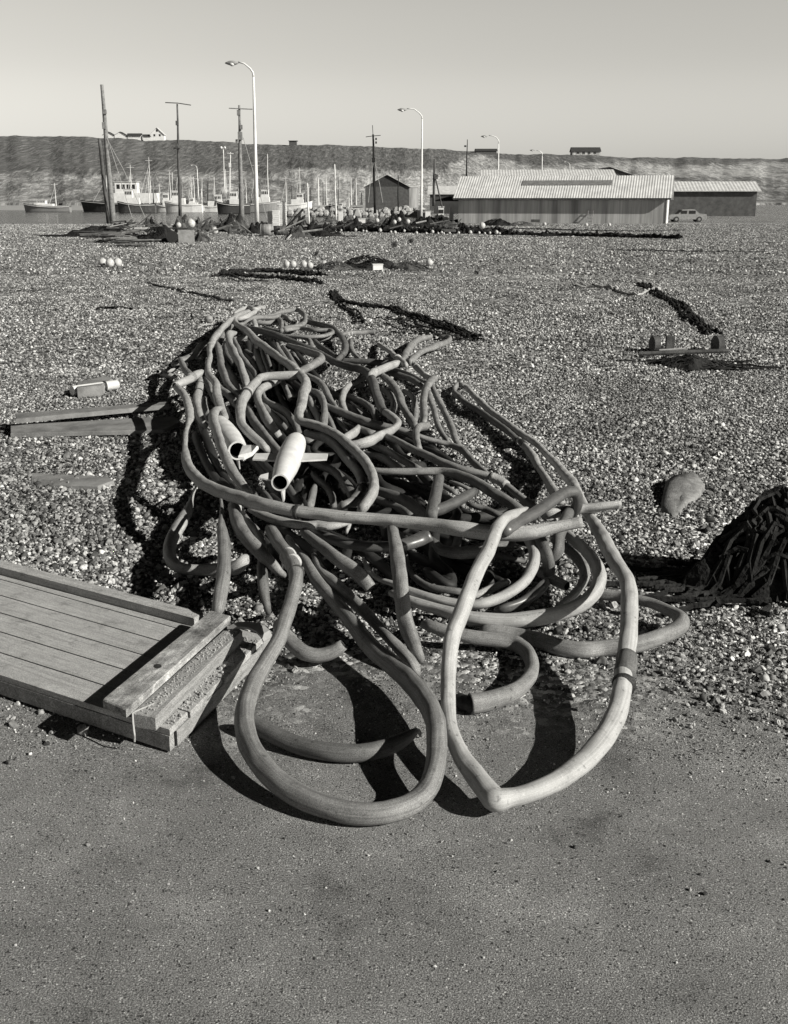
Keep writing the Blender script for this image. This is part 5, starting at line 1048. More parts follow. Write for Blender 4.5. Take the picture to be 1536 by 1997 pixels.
boards_pile('second thin scatter of boards in front of the black hunched heap', 225, 300, 481, 9, 2)
boards_pile('few flat boards lying right of the humped tarpaulin', 455, 520, 455, 7, 3)
def leaning(label, p0, p1, rad, mat, cat='pole', name='pole', group=None):
    mb = MB(); mb.tube([p0, (np.array(p0) + np.array(p1)) / 2, p1], rad, 8); o = mb.build(name, M[mat], loc=p0); tag(o, label, cat, group); return o
leaning('dark spar lying slanted over the left quay heaps', at(200, 462, .3), atY(330, 437, 78), .11, 'pole_wood', 'spar')
leaning('pale plank leaning down from the black hunched heap', at(338, 452, .2), atY(320, 436, 76), .08, 'wood', 'plank')
leaning('pale pole leaning right of the tarpaulin', at(493, 458, .1), atY(470, 440, 82), .07, 'rope', 'pole')
leaning('short pale pole leaning near the dark rounded net heap', at(560, 466, .05), atY(578, 447, 78), .06, 'rope', 'pole')
# tarpaulin sheet
mb = MB(); q = [atY(418, 437, 88), atY(455, 424, 92), atY(478, 436, 90), atY(500, 455, 84), atY(455, 458, 82)]; mb.prism(q, .06); o = mb.build('plate', M['wood_dark'], loc=q[0]); tag(o, 'dark flat plate leaning in front of the humped tarpaulin', 'plate')
# drums
for x0, x1, y0, y1, m_, lb in ((508, 530, 438, 461, 'grey_metal', 'pale steel drum on its side left of the dark one'), (530, 560, 441, 460, 'rust', 'dark rusty drum on its side below the white boxes')):
    a, b = at(x0, y1), at(x1, y1); rr = (y1 - y0) / 2 / ppm(a); t = thing('oil_drum', lb, 'drum', (a[0], a[1], 0)); mb = MB()
    mb.tube([(a[0], a[1] + rr, rr), (b[0], b[1] + rr + .2, rr)], rr, 20); mb.build('barrel', M[m_], t, True)
    for f_ in (.02, .35, .65, .98):
        mb = MB(); s_ = a + (b - a) * f_; mb.tube([(s_[0] - .03, s_[1] + rr + .2 * f_, rr), (s_[0] + .03, s_[1] + rr + .2 * f_, rr)], rr * 1.04, 20); mb.build('hoop', M[m_], t)
# stacks of white fish boxes
for x0, x1, yb, yt, n, lb in ((532, 545, 443, 410, 8, 'in the shorter left stack of white fish boxes'), (545, 559, 440, 395, 11, 'in the taller right stack of white fish boxes')):
    a, b = at(x0, yb), at(x1, yb); w = b[0] - a[0]; H_ = atY(x0, yt, a[1])[2]
    for k in range(n):
        bh = H_ / n; mb = MB(); c = ((a[0] + b[0]) / 2 + r.uniform(-.02, .02), a[1], (k + .5) * bh); mb.box(c, (w, .45, bh * .93), r.uniform(-.05, .05))
        o = mb.build('fish_box', M['white_paint'], loc=(c[0], c[1], k * bh)); rim = MB(); rim.box((c[0], c[1], (k + 1) * bh - .045), (w + .05, .5, .035)); e_ = rim.build('rim', M['white_paint'], None, loc=(c[0], c[1], k * bh)); e_.parent = o; e_.location = (0, 0, 0)
        pos_ = 'topmost box' if k == n - 1 else 'lowest box' if k == 0 else 'box number %d from the bottom' % (k + 1)
        tag(o, pos_ + ' ' + lb, 'fish box', 'stacked white fish boxes')
t, c, w, h = on_ground_box('winch_box', 'dark square winch box left of the white box stacks', 'winch', 522, 536, 441, 412, 'wood_dark', .8)
for x0, x1, y1, y0, lb, m_ in ((876, 884, 432, 405, 'white box standing between net piles left of the shed', 'white_paint'), (829, 839, 440, 412, 'white cabinet right beside the curved lamp post foot', 'white_paint'), (690, 712, 440, 427, 'tilted white board box on the net heap', 'white_paint'), (660, 668, 437, 412, 'white upright board behind the net heaps', 'white_paint')):
    t, c, w, h = on_ground_box('box', lb, 'box', x0, x1, y1, y0, m_, .5); mb = MB(); mb.box((c[0], c[1] + .25, h + .02), (w * 1.08, .56, .04)); mb.build('lid', M[m_], t)

# ================================================================ masts, poles and lamps
def mast(label, x0, y0, x1, y1, Y, w0, w1, mat, group='boat masts and poles along the quay', bars=(), ropes=(), blocks=(), cat='mast', name='mast'):
    """(x0,y0) foot and (x1,y1) top in the photo at distance Y; bars: (xa, ya, xb, yb, w)"""
    a, b = atY(x0, y0, Y), atY(x1, y1, Y); t = thing(name, label, cat, (a[0], a[1], a[2]), group); s_ = 1 / ppm(a)
    mb = MB(); P = [a + (b - a) * k + np.array((.02 * math.sin(k * 9), 0, 0)) for k in np.linspace(0, 1, 8)]; mb.tube(P, (w0 / 2 * s_, w1 / 2 * s_), 10); mb.build('pole', M[mat], t, True)
    for xa, ya, xb, yb, w in bars: mb = MB(); mb.tube([atY(xa, ya, Y - .15), atY(xb, yb, Y - .15)], w / 2 * s_, 6); mb.build('crossbar', M[mat], t)
    for P_ in ropes: mb = MB(); mb.tube([atY(x, y, Y - .2 - .1 * i) for i, (x, y) in enumerate(P_)], .6 * s_, 5); mb.build('stay', M['rope'], t)
    for x, y, w, h in blocks: mb = MB(); mb.box(atY(x, y, Y - .2), (w * s_, w * s_, h * s_)); mb.build('block', M[mat], t)
    return t
mast('thick leaning wooden mast at the far left with ropes', 221, 445, 198, 165, QUAY_Y + 1.5, 12, 6, 'wood', ropes=[[(211, 275), (236, 355), (262, 440)], [(208, 270), (240, 330), (290, 440)]], blocks=[(204, 218, 6, 8), (203, 245, 7, 12)])
mast('thinner dark spar standing beside the thick left mast', 212, 436, 193, 270, QUAY_Y + 2.5, 9, 6, 'pole_wood')
mast('slender mast topped by a wide level crossbar, second from the left', 351, 425, 345, 203, QUAY_Y + 5, 7, 3, 'pole_wood', bars=[(322, 200, 346, 201, 2), (346, 201, 372, 205, 2), (338, 289, 351, 289, 2.4)], blocks=[(345, 240, 5, 8), (344, 283, 5, 6)])
mast('stout wooden mast with a short crossbar left of the tall white pole', 471, 432, 466, 205, QUAY_Y + 3, 11, 4, 'wood', bars=[(446, 211, 467, 212, 2), (467, 212, 492, 213, 2)], ropes=[[(474, 268), (497, 348), (520, 425)]], blocks=[(465, 220, 6, 10), (470, 248, 5, 8), (468, 265, 8, 14), (461, 275, 4, 6), (464, 357, 4, 4)])
mast('tall black mast with a small crossbar in front of the gabled hut', 731, 416, 727, 262, QUAY_Y + 10, 5.4, 3.6, 'black_pole', bars=[(713, 267, 728, 265, 1.4), (728, 265, 742, 264, 1.4), (727, 262, 726, 244, 1.3)], ropes=[[(729, 310), (740, 360), (746, 395)], [(729, 310), (722, 350), (718, 395)]], blocks=[(733, 271, 3, 4), (733, 278, 3, 4), (728, 312, 6, 8)])
mast('thin black pole right of the tall black mast', 776, 412, 776, 342, QUAY_Y + 12, 3, 1.6, 'black_pole')
mast('dark mast with boom right of the curved lamp post', 845, 402, 847, 310, QUAY_Y + 14, 5.6, 3.6, 'pole_wood', bars=[(848, 343, 862, 405, 3.0), (851, 340, 846, 344, 5)], blocks=[(850, 345, 7, 8)])
mast('thin dark mast rising behind the left end of the long shed', 909, 348, 911, 272, 200, 3.4, 1.4, 'black_pole', blocks=[(907, 285, 4, 3)])
mast('thin white pole right of the white box stacks', 602, 437, 599, 357, QUAY_Y - 8, 3.6, 2.2, 'white_paint', cat='pole', name='pole')
mast('thin white flagpole with stays in front of the sandy cliff', 655, 430, 652, 320, QUAY_Y - 5, 3.4, 2.0, 'white_paint', ropes=[[(652, 345), (643, 380), (650, 425)], [(652, 345), (662, 375)]], cat='pole', name='pole')
mast('thin white mast above the moored boats left of the stout mast', 447, 380, 449, 297, 250, 3.2, 1.6, 'white_paint', bars=[(443, 299, 455, 300, 1.4)], blocks=[(448, 322, 4, 8)])
mast('slim pale mast behind the tall white pole', 522, 372, 521, 300, 260, 2.4, 1.0, 'white_paint')
mast('slim pale pole at the left of the basin', 217, 400, 213, 312, 200, 2.6, 1.6, 'white_paint')
def lamp(label, xf, yf, xt, yt, Y, arm, head, w0, w1, group='curved street lamps'):
    """foot, top of the straight post, arm as a list of photo points, lamp head (x, y, length px)"""
    a, b = atY(xf, yf, Y), atY(xt, yt, Y); t = thing('street_lamp', label, 'street lamp', (a[0], a[1], a[2]), group); s_ = 1 / ppm(a)
    mb = MB(); mb.tube([a + (b - a) * k for k in np.linspace(0, 1, 5)], (w0 / 2 * s_, w1 / 2 * s_), 10); mb.build('post', M['white_paint'], t, True)
    mb = MB(); mb.tube([atY(x, y, Y) for x, y in [(xt, yt)] + arm], (w1 / 2 * s_, w1 / 3 * s_), 8); mb.build('arm', M['white_paint'], t, True)
    hx, hy, L = head; mb = MB(); c = atY(hx, hy, Y); n_ = 9
    mb.tube([c + np.array(((k / (n_-1) - .5) * L * s_, 0, 0)) for k in range(n_)], [max(.02, L * .17 * s_ * math.sin(math.pi * (.06 + .9 * k / (n_-1)))) for k in range(n_)], 10); mb.build('lamp_head', M['grey_metal'], t, True)
    mb = MB(); mb.sphere(c - np.array((0, 0, L * .08 * s_)), L * .2 * s_, 10, 6, .7); mb.build('lamp_glass', M['white_paint'], t, True); return t
lamp('nearest curved street lamp, standing left of the long shed', 821, 432, 823, 232, QUAY_Y - 8, [(822, 226), (818, 221), (808, 213), (800, 212), (793, 212)], (784, 214, 18), 5.2, 2.6)
lamp('tall white lamp post right of the stout mast, rising highest of all', 501, 436, 494, 150, QUAY_Y - 12, [(493, 142), (488, 134), (476, 124), (464, 121)], (452, 123, 26), 9, 4)
lamp('street lamp behind the roof of the long shed at its left part', 971, 352, 972, 280, 210, [(972, 274), (968, 268), (960, 265), (953, 264)], (944, 266, 13), 3.4, 2)
lamp('smaller street lamp behind the middle of the long shed roof', 1056, 352, 1057, 304, 300, [(1057, 299), (1053, 295), (1046, 293)], (1038, 293, 10), 2.6, 1.6)
lamp('tiny street lamp behind the roof right of the middle', 1111, 350, 1111, 322, 380, [(1110, 319), (1106, 316)], (1101, 315, 7), 2, 1.2)
lamp('small street lamp by the moored boats under the grassy hill', 387, 392, 384, 330, 330, [(383, 325), (379, 322)], (373, 322, 9), 2.6, 1.5)
fl_ = mast('thin floodlight pole with two bright lamps above the boats', 438, 382, 435, 290, 330, 2.4, 1.4, 'white_paint', bars=[(430, 289, 439, 289, 2)], cat='floodlight', name='floodlight_pole'); 
for x in (431, 438): mb = MB(); mb.sphere(atY(x, 288, 329), .35, 8, 6); mb.build('lamp_head', M['white_paint'], fl_)

# ================================================================ buildings
def roof_mat():
    m, n, l, b = mat_base('corrugated_roof', .7, .2)
    tc = nd(n, 'ShaderNodeTexCoord'); w = nd(n, 'ShaderNodeTexNoise'); w.inputs['Scale'].default_value = 1.1; w.inputs['Detail'].default_value = 6; l.new(tc.outputs['Object'], w.inputs['Vector'])
    r = ramp(n, [(.3, .42), (.7, .60)]); l.new(w.outputs[0], r.inputs[0]); l.new(r.outputs[0], b.inputs['Base Color']); return m
M['roof'] = roof_mat()
def shedwall_mat():
    m, n, l, b = mat_base('shed_boards', .85, .1)
    tc = nd(n, 'ShaderNodeTexCoord'); mp = nd(n, 'ShaderNodeMapping'); mp.inputs['Scale'].default_value = (1, 1, .05); l.new(tc.outputs['Object'], mp.inputs[0])
    t = nd(n, 'ShaderNodeTexNoise'); t.inputs['Scale'].default_value = .9; t.inputs['Detail'].default_value = 3; l.new(mp.outputs[0], t.inputs['Vector'])
    t2 = nd(n, 'ShaderNodeTexNoise'); t2.inputs['Scale'].default_value = 7; t2.inputs['Detail'].default_value = 3; l.new(mp.outputs[0], t2.inputs['Vector'])
    r = ramp(n, [(.38, .24), (.52, .42), (.65, .52)]); l.new(t.outputs[0], r.inputs[0]); r2 = ramp(n, [(.3, .78), (.7, 1.12)]); l.new(t2.outputs[0], r2.inputs[0])
    mm = nd(n, 'ShaderNodeMix', data_type='RGBA', blend_type='MULTIPLY'); mm.inputs[0].default_value = 1; l.new(r.outputs[0], mm.inputs[6]); l.new(r2.outputs[0], mm.inputs[7]); l.new(mm.outputs[2], b.inputs['Base Color']); return m
M['shedwall'] = shedwall_mat()
M['dark_wall'] = simple('dark_wall', .07, .12, 1.5, .85, .1, .3)
M['dark_roof'] = simple('dark_roof', .03, .06, 2, .8, .2, .3)
class Frame:                                           # building frame: origin, u along the front, v backwards
    def __init__(s, o, ang): s.o = np.array(o, float); s.u = np.array((math.cos(ang), math.sin(ang), 0)); s.v = np.array((-math.sin(ang), math.cos(ang), 0)); s.z = np.array((0, 0, 1.))
    def p(s, a, b, c): return s.o + s.u * a + s.v * b + s.z * c
def solid(mb, P, F_):
    b = len(mb.v); mb.v += [tuple(p) for p in P]; mb.f += [tuple(b + i for i in f) for f in F_]
def gabled(name, label, cat, origin, ang, L, D, hw, hr, over=.4, wall='shedwall', roof='roof', gable=None, axis='u', corr=0, windows=(), th=.12, group=None):
    """ridge along u (axis 'u') or along v; front wall on the line origin..u"""
    f = Frame(origin, ang); t = thing(name, label, cat, origin, group)
    mb = MB(); G = MB()
    solid(mb, [f.p(0, 0, 0), f.p(L, 0, 0), f.p(L, D, 0), f.p(0, D, 0), f.p(0, 0, hw), f.p(L, 0, hw), f.p(L, D, hw), f.p(0, D, hw)], [(0, 1, 5, 4), (1, 2, 6, 5), (2, 3, 7, 6), (3, 0, 4, 7), (0, 3, 2, 1)])
    mb.build('wall', M[wall], t)
    if axis == 'u': solid(G, [f.p(0, 0, hw), f.p(0, D, hw), f.p(0, D/2, hr), f.p(L, 0, hw), f.p(L, D, hw), f.p(L, D/2, hr)], [(0, 1, 2), (3, 5, 4)])
    else: solid(G, [f.p(0, 0, hw), f.p(L, 0, hw), f.p(L/2, 0, hr), f.p(0, D, hw), f.p(L, D, hw), f.p(L/2, D, hr)], [(0, 1, 2), (3, 5, 4)])
    G.build('gable', M[gable or wall], t)
    W = D if axis == 'u' else L; LL = L if axis == 'u' else D
    sl = (hr - hw) / (W / 2)
    P2 = (lambda a, b, c: f.p(a, b, c)) if axis == 'u' else (lambda a, b, c: f.p(b, a, c))
    for side in (0, 1):
        R2 = MB(); n = max(1, int(LL / corr)) * 4 if corr else 1
        def wpos(s): return s if side == 0 else W - s
        rowsv = []
        for z_ in (0, 1):
            for e_, s in ((0, -over), (1, W / 2)):
                row = []
                for k in range(n + 1):
                    a = -over + (LL + 2 * over) * k / n
                    hgt = hw + sl * s + .04 + (th if z_ else 0) + (.02 * math.sin(k * math.pi / 2) if corr and z_ else 0)
                    row.append(len(R2.v)); R2.v.append(tuple(P2(a, wpos(s), hgt)))
                rowsv.append(row)
        lo0, lo1, up0, up1 = rowsv
        for k in range(n):
            R2.f += [(up0[k], up0[k+1], up1[k+1], up1[k]), (lo0[k], lo1[k], lo1[k+1], lo0[k+1]), (lo0[k], lo0[k+1], up0[k+1], up0[k])]
        R2.f += [(lo0[0], up0[0], up1[0], lo1[0]), (lo0[n], lo1[n], up1[n], up0[n])]
        R2.build('roof', M[roof], t)
    for (a, z0, w_, h_) in windows:
        wm = MB(); c = f.p(a, -.03, z0 + h_/2); q = [f.p(a - w_/2, -.05, z0), f.p(a + w_/2, -.05, z0), f.p(a + w_/2, -.05, z0 + h_), f.p(a - w_/2, -.05, z0 + h_)]
        solid(wm, q + [x + f.v * .04 for x in q], [(0, 1, 2, 3), (0, 4, 5, 1), (1, 5, 6, 2), (2, 6, 7, 3), (3, 7, 4, 0)]); wm.build('window', M['glass'], t)
    return t, f
# the long shed
s0 = at(893, 434.5, 0); ang = -R_(15)
u_ = np.array((math.cos(ang), math.sin(ang)))
# length so that the right corner falls on x = 1297
best = min(np.arange(15, 40, .05), key=lambda L: abs((s0[0] + u_[0] * L) / ((s0[1] + u_[1] * L) * math.cos(PITCH) + CAM_H * math.sin(PITCH)) * F + CX - 1297))
sp = F / (s0[1] * math.cos(PITCH)); hw_ = atY(890, 384.5, s0[1])[2]
hr_ = atY(905, 347, s0[1] + 3.2)[2]
shed, sf = gabled('long_shed', 'long low shed with a pale corrugated roof facing the yard', 'shed', s0, ang, best, 6.4, hw_, hr_, over=.5, corr=.25, wall='shedwall', gable='white_paint')
for s_, zz in ((-.16, 0), ):
    mb = MB(); q = [sf.p(best + .02, -.06, 0), sf.p(best + .1, -.06, 0), sf.p(best + .1, 6.4, 0), sf.p(best + .02, 6.4, 0)]; solid(mb, q + [x + sf.z * (hw_ - .02) for x in q], [(0, 1, 5, 4), (1, 2, 6, 5), (2, 3, 7, 6), (3, 0, 4, 7), (4, 5, 6, 7)]); mb.build('end_wall', M['white_paint'], shed)
sl_ = (hr_ - hw_) / 3.2; mb = MB()
q = [sf.p(best * .30, 1.6, hw_ + sl_ * 1.6 + .225), sf.p(best * .735, 1.6, hw_ + sl_ * 1.6 + .225), sf.p(best * .735, 2.35, hw_ + sl_ * 2.35 + .225), sf.p(best * .30, 2.35, hw_ + sl_ * 2.35 + .225)]
solid(mb, q + [x - sf.z * .05 for x in q], [(0, 1, 2, 3), (0, 4, 5, 1), (1, 5, 6, 2), (2, 6, 7, 3), (3, 7, 4, 0)])
mb.build('roof_light', simple('wired_roof_glass', .14, .24, 3, .4, .4, .2), shed)
mb = MB(); q = [sf.p(-.45, -.53, hw_ - .16), sf.p(best + .45, -.53, hw_ - .16)]; mb.tube(q, .07, 8); mb.build('gutter', M['dark_roof'], shed)
# ladder leaning on the shed wall
lf = best * .635; lt = thing('ladder', 'short wooden ladder leaning against the long shed wall', 'ladder', sf.p(lf, -.8, 0))
for d_ in (0, .5): mb = MB(); mb.tube([sf.p(lf + d_, -.75, 0), sf.p(lf + d_ + .05, -.1, 1.35)], .04, 6); mb.build('rail', M['wood'], lt)
for k in range(4): mb = MB(); h_ = .22 + k * .32; b_ = -.75 + .65 * h_ / 1.35; mb.tube([sf.p(lf, b_, h_), sf.p(lf + .52, b_, h_)], .03, 6); mb.build('rung', M['wood'], lt)
mb = MB(); c = sf.p(best * .39, -.7, .25); mb.box(c, (.9, .4, .28), ang); o = mb.build('trough', M['dark_wall'], loc=c); tag(o, 'small dark trough standing by the shed wall left of the ladder', 'trough')
# hut with the dark gable
ho = atY(712, 398, 300); ho[2] = -.2
hx = lambda x, Y: atY(x, 388, Y)[0]
k_ = 300 / 2128 / math.cos(PITCH) * 1.0
def zY(y, Y): return float(atY(768, y, Y)[2])
gabled('boat_hut', 'boat hut with a dark gable and a bright right roof slope across the basin', 'hut', (hx(712, 300), 300, -1.9), R_(0), hx(797, 300) - hx(712, 300), 9, zY(364, 300) + 1.9, zY(341, 300) + 1.9, over=.5, wall='dark_wall', gable='dark_roof', roof='roof', axis='v')
t_, f_ = gabled('hut_side_wall', 'right side wall of the boat hut, coloured pale as if sunlit', 'hut', (hx(798, 300), 301, -1.9), 0, hx(816, 300) - hx(798, 300), 7.5, zY(366, 300) + 1.9, zY(363.5, 300) + 1.9, over=.1, wall='shedwall', roof='roof')  # the hut's own side wall, sunlight put into its paler colour
gabled('back_shed', 'second long shed whose pale roof shows behind the front shed', 'shed', (hx(940, 190), 190, 0), R_(-4), hx(1192, 190) - hx(940, 190), 9, zY(344, 190), zY(332, 192), over=.4, wall='dark_wall', roof='roof', corr=.45)
gabled('dark_gable_barn', 'dark gabled barn behind the right half of the long shed', 'barn', (hx(1130, 230), 230, 0), 0, hx(1240, 230) - hx(1130, 230), 10, zY(346, 230), zY(327, 230), over=.4, wall='dark_wall', roof='dark_roof', axis='v')
gabled('right_barn', 'pale roofed barn behind the right end of the long shed', 'barn', (hx(1285, 165), 165, 0), R_(-6), hx(1470, 165) - hx(1285, 165), 8, zY(372, 165), zY(356, 168), over=.5, wall='dark_wall', roof='roof', corr=.45)
gabled('left_shed', 'low pale roofed shed between the lamp post and the long shed', 'shed', (hx(838, 240), 240, -.5), R_(-3), hx(900, 240) - hx(838, 240), 9, zY(378, 240) + .5, zY(364, 243) + .5, over=.5, wall='dark_wall', roof='roof')
gabled('small_shed', 'little white shed in front of the pale roofed one', 'shed', (hx(846, 200), 200, -.5), R_(-3), hx(895, 200) - hx(846, 200), 4, zY(392, 200) + .5, zY(385, 202) + .5, over=.2, wall='white_paint', roof='dark_roof')
# on the hill
def hill_z(x, Y, dy=0): return float(atY(x, np.interp(x, SKY_X, SKY_Y) + dy, Y)[2])
HB = 815
def hill_house(label, x0, x1, ybase, yeave, yridge, wall, roof, axis='u', ang=0., windows=(), cat='house', D=None):
    Y = HB; L = hx(x1, Y) - hx(x0, Y); z0 = zY(ybase + 1, Y) - 2
    return gabled('hill_house', label, cat, (hx(x0, Y), Y, z0), ang, L, D or max(6, L * .5), zY(yeave, Y) - z0, zY(yridge, Y) - z0, over=.6, wall=wall, roof=roof, axis=axis, windows=[(a * L, zY(w1, Y) - z0, ww, 1.5) for a, w1, ww in windows], group='houses on the hill')
hill_house('long house with a dark roof and windows on the hill at the right', 1112, 1166, 303, 295, 287, 'shedwall', 'dark_roof', windows=[(.2, 300, 2), (.4, 300, 2), (.6, 300, 2), (.8, 300, 2)])
hill_house('dark low house on the hill left of the long one', 926, 966, 299, 294, 290, 'dark_wall', 'dark_roof')
hill_house('white gabled house with three windows on the hill at the left', 300, 326, 273, 262, 249, 'white_paint', 'roof', axis='v', windows=[(.3, 266, 1.3), (.7, 266, 1.3), (.5, 257, 1.2)])
hill_house('leftmost white gable of the row on the hill', 209, 229, 267, 263, 257, 'white_paint', 'dark_roof', axis='v')
hill_house('second white gable of the row on the hill, the widest', 231, 254, 268, 264, 257, 'white_paint', 'dark_roof', axis='v')
hill_house('low dark roofed white house right of the second gable', 256, 281, 269, 265, 260, 'white_paint', 'dark_roof')
hill_house('tiny white annex touching the three windowed house', 286, 300, 271, 266, 262, 'white_paint', 'dark_roof')
hill_house('small square dark lookout hut on the skyline', 566, 580, 286, 275, 274, 'dark_wall', 'dark_roof', cat='lookout hut', D=7)
# ================================================================ breakwater, car and truck
bw = MB(); rr_ = random.Random(4)
for k in range(420):
    Y = 270 + rr_.uniform(-2.5, 2.5); x = hx(560, 270) + rr_.random() * (hx(900, 270) - hx(560, 270)); z = -1.9 + rr_.random() * (2.2 - abs(Y - 270) * .5); s_ = rr_.uniform(.5, 1.1)
    bw.sphere((x, Y, z), s_, 6, 4, .8)
o = bw.build('breakwater', M['stone'], loc=(hx(730, 270), 270, -1.9)); tag(o, 'breakwater of piled stones across the basin before the boat hut', 'breakwater')
def car(label, x0, x1, yb, mat, van=False, cat='car'):
    a, b = at(x0, yb), at(x1, yb); L = b[0] - a[0]; s_ = L / 4.4; t = thing('parked_car', label, cat, a)
    prof = [(0, .3), (0, .75), (.25, .85), (1.05, .9), (1.5, 1.38), (2.9, 1.42), (3.5, .95), (4.3, .88), (4.4, .6), (4.4, .3)] if not van else [(0, .35), (0, 1.2), (.5, 1.25), (.9, 1.95), (4.3, 2.0), (4.4, .35)]
    mb = MB(); n = len(prof); W = 1.65 * s_
    for y in (0, W):
        for px_, pz in prof: mb.v.append((a[0] + px_ * s_, a[1] + y, pz * s_))
    mb.f.append(tuple(range(n))); mb.f.append(tuple(range(2*n - 1, n - 1, -1)))
    for i in range(n): j = (i + 1) % n; mb.f.append((i, i + n, j + n, j))
    mb.build('body', M[mat], t)
    for w in ([(1.25, 2.1), (2.2, 3.1)] if not van else [(.75, 1.3)]):
        g = MB(); z0, z1 = (.93, 1.28) if not van else (1.3, 1.8); g.box((a[0] + (w[0] + w[1]) / 2 * s_, a[1] - .01, (z0 + z1) / 2 * s_), ((w[1] - w[0]) * s_ * .85, .03, (z1 - z0) * s_)); g.build('window', M['glass'], t)
    for wx in (.85, 3.5):
        for wy in (.08, W - .08):
            g = MB(); c = np.array((a[0] + wx * s_, a[1] + wy, .31 * s_)); g.tube([c - (0, .12, 0), c + (0, .12, 0)], .31 * s_, 16); w_ = g.build('wheel', M['black_tape'], t)
            g = MB(); g.tube([c - np.array((0, .135, 0)), c + np.array((0, .1, 0))], .15 * s_, 12); h_ = g.build('hub_cap', M['grey_metal'], None, loc=(0, 0, 0)); h_.parent = w_; h_.location = (-t.location.x, -t.location.y, -t.location.z)
    return t
car('grey parked car behind the right end of the long shed', 1304, 1378, 433, 'grey_metal')
car('white van parked behind the grey car', 1306, 1372, 421, 'white_paint', True, 'van')

# ================================================================ moored boats
def boat(label, x0, x1, ywater, hull, Y=None, house=(.25, .62), hh=2.6, masts=((.7, 9),), flip=False, group='boats moored in the basin', stripe=True, sheer=1.7):
    if Y is None: d = ray(400, ywater); Y = float((d * ((WATER_Z - CAM_H) / d[2]))[1])
    if Y > 398: Y = 398 - (Y - 398) * .25 - (x0 % 7) * 4; hh *= .72; masts = tuple((f, h * .85) for f, h in masts)   # all lie this side of the far quay
    xa, xb = hx(x0, Y), hx(x1, Y); L = xb - xa; B = L * .28; t = thing('fishing_boat', label, 'fishing boat', (xa + L / 2, Y + B / 2, WATER_Z), group)
    n = 16; mb = MB(); rows = []
    for i in range(n + 1):
        s = i / n; q = 1 - s if flip else s                        # bow at s = 0
        wid = B / 2 * min(1, (1 - (1 - min(q / .45, 1)) ** 2)) * (1 - .25 * max(0, q - .75) * 4); top = sheer + 1.1 * (1 - q) ** 2.5 + .3 * q ** 3; rake = (1 - min(q / .2, 1)) * .06 * L
        x = xa + s * L; sg = 1 if not flip else -1
        rows.append([(x + sg * rake, Y + B/2, WATER_Z - .3), (x + sg * rake * .5, Y + B/2 - wid * .75, WATER_Z + .1), (x, Y + B/2 - wid, WATER_Z + top), (x, Y + B/2 - wid * .86, WATER_Z + top), (x, Y + B/2 - wid * .86, WATER_Z + top - .5), (x, Y + B/2 + wid * .86, WATER_Z + top - .5), (x, Y + B/2 + wid * .86, WATER_Z + top), (x, Y + B/2 + wid, WATER_Z + top), (x + sg * rake * .5, Y + B/2 + wid * .75, WATER_Z + .1)])
    for rw in rows: mb.v += rw
    m_ = 9
    for i in range(n):
        for k in range(m_): l = (k + 1) % m_; mb.f.append((i*m_ + k, i*m_ + l, (i+1)*m_ + l, (i+1)*m_ + k))
    mb.f.append(tuple(range(m_ - 1, -1, -1))); mb.f.append(tuple(range(n*m_, n*m_ + m_)))
    mb.build('hull', M[hull], t, False)
    if stripe:
        mb = MB(); mb.tube([(np.array(rw[2]) + np.array((0, -.04, -.35))) for rw in rows], .09, 6); mb.build('rubbing_strake', M['white_paint'], t)
    h0, h1 = (house if not flip else (1 - house[1], 1 - house[0])); cx = xa + L * (h0 + h1) / 2; lw = L * (h1 - h0); zb = WATER_Z + sheer - .2
    mb = MB(); mb.box((cx, Y + B/2, zb + hh * .25), (lw, B * .62, hh * .5)); mb.build('deckhouse', M['white_paint'], t)
    wl_ = lw * .5; mb = MB(); mb.box((cx - lw * .2 * (1 if not flip else -1), Y + B/2, zb + hh * .5 + hh * .25), (wl_, B * .52, hh * .5)); wh = mb.build('wheelhouse', M['white_paint'], t)
    mb = MB(); mb.box((cx - lw * .2 * (1 if not flip else -1), Y + B/2, zb + hh + .05), (wl_ * 1.12, B * .6, .1)); mb.build('wheelhouse_roof', M['white_paint'], t)
    for k in range(4):
        mb = MB(); mb.box((cx - lw * .2 * (1 if not flip else -1) + (k - 1.5) * wl_ * .23, Y + B/2 - B * .26 - .01, zb + hh * .78), (wl_ * .15, .04, hh * .2)); mb.build('window', M['glass'], t)
    for f, h in masts:
        f2 = 1 - f if flip else f; x = xa + L * f2; mb = MB(); mb.tube([(x, Y + B/2, zb), (x, Y + B/2, zb + h)], (.16, .07), 8); mb.build('mast', M['white_paint'], t)
        mb = MB(); mb.tube([(x, Y + B/2, zb + h * .85), (x - L * .16, Y + B/2, zb + .3)], .05, 5); mb.build('boom', M['white_paint'], t)
        mb = MB(); mb.tube([(x - 1.1, Y + B/2, zb + h * .93), (x + 1.1, Y + B/2, zb + h * .93)], .06, 5); mb.build('yard', M['white_paint'], t)
        mb = MB(); mb.tube([(x, Y + B/2, zb + h * .95), (x + L * .25, Y + B/2, zb + .2)], .03, 4); mb.build('stay', M['black_pole'], t)
boat('large white fishing boat with a dark hull at the left of the basin', 150, 312, 413, 'dark_roof', house=(.42, .95), hh=7.2, masts=((.86, 15), (.62, 9), (.3, 8)), sheer=2.6)
boat('small white boat right of the large fishing boat', 300, 352, 414, 'white_paint', house=(.3, .7), hh=4.4, masts=((.6, 11), (.2, 7)))
boat('low open white boat in the middle of the basin', 345, 400, 411, 'white_paint', house=(.4, .7), hh=4.0, masts=((.5, 12), (.85, 7)))
boat('white boat with a boxy house left of the stout mast', 398, 438, 409, 'white_paint', house=(.15, .85), hh=5.4, masts=((.5, 11),), flip=True)
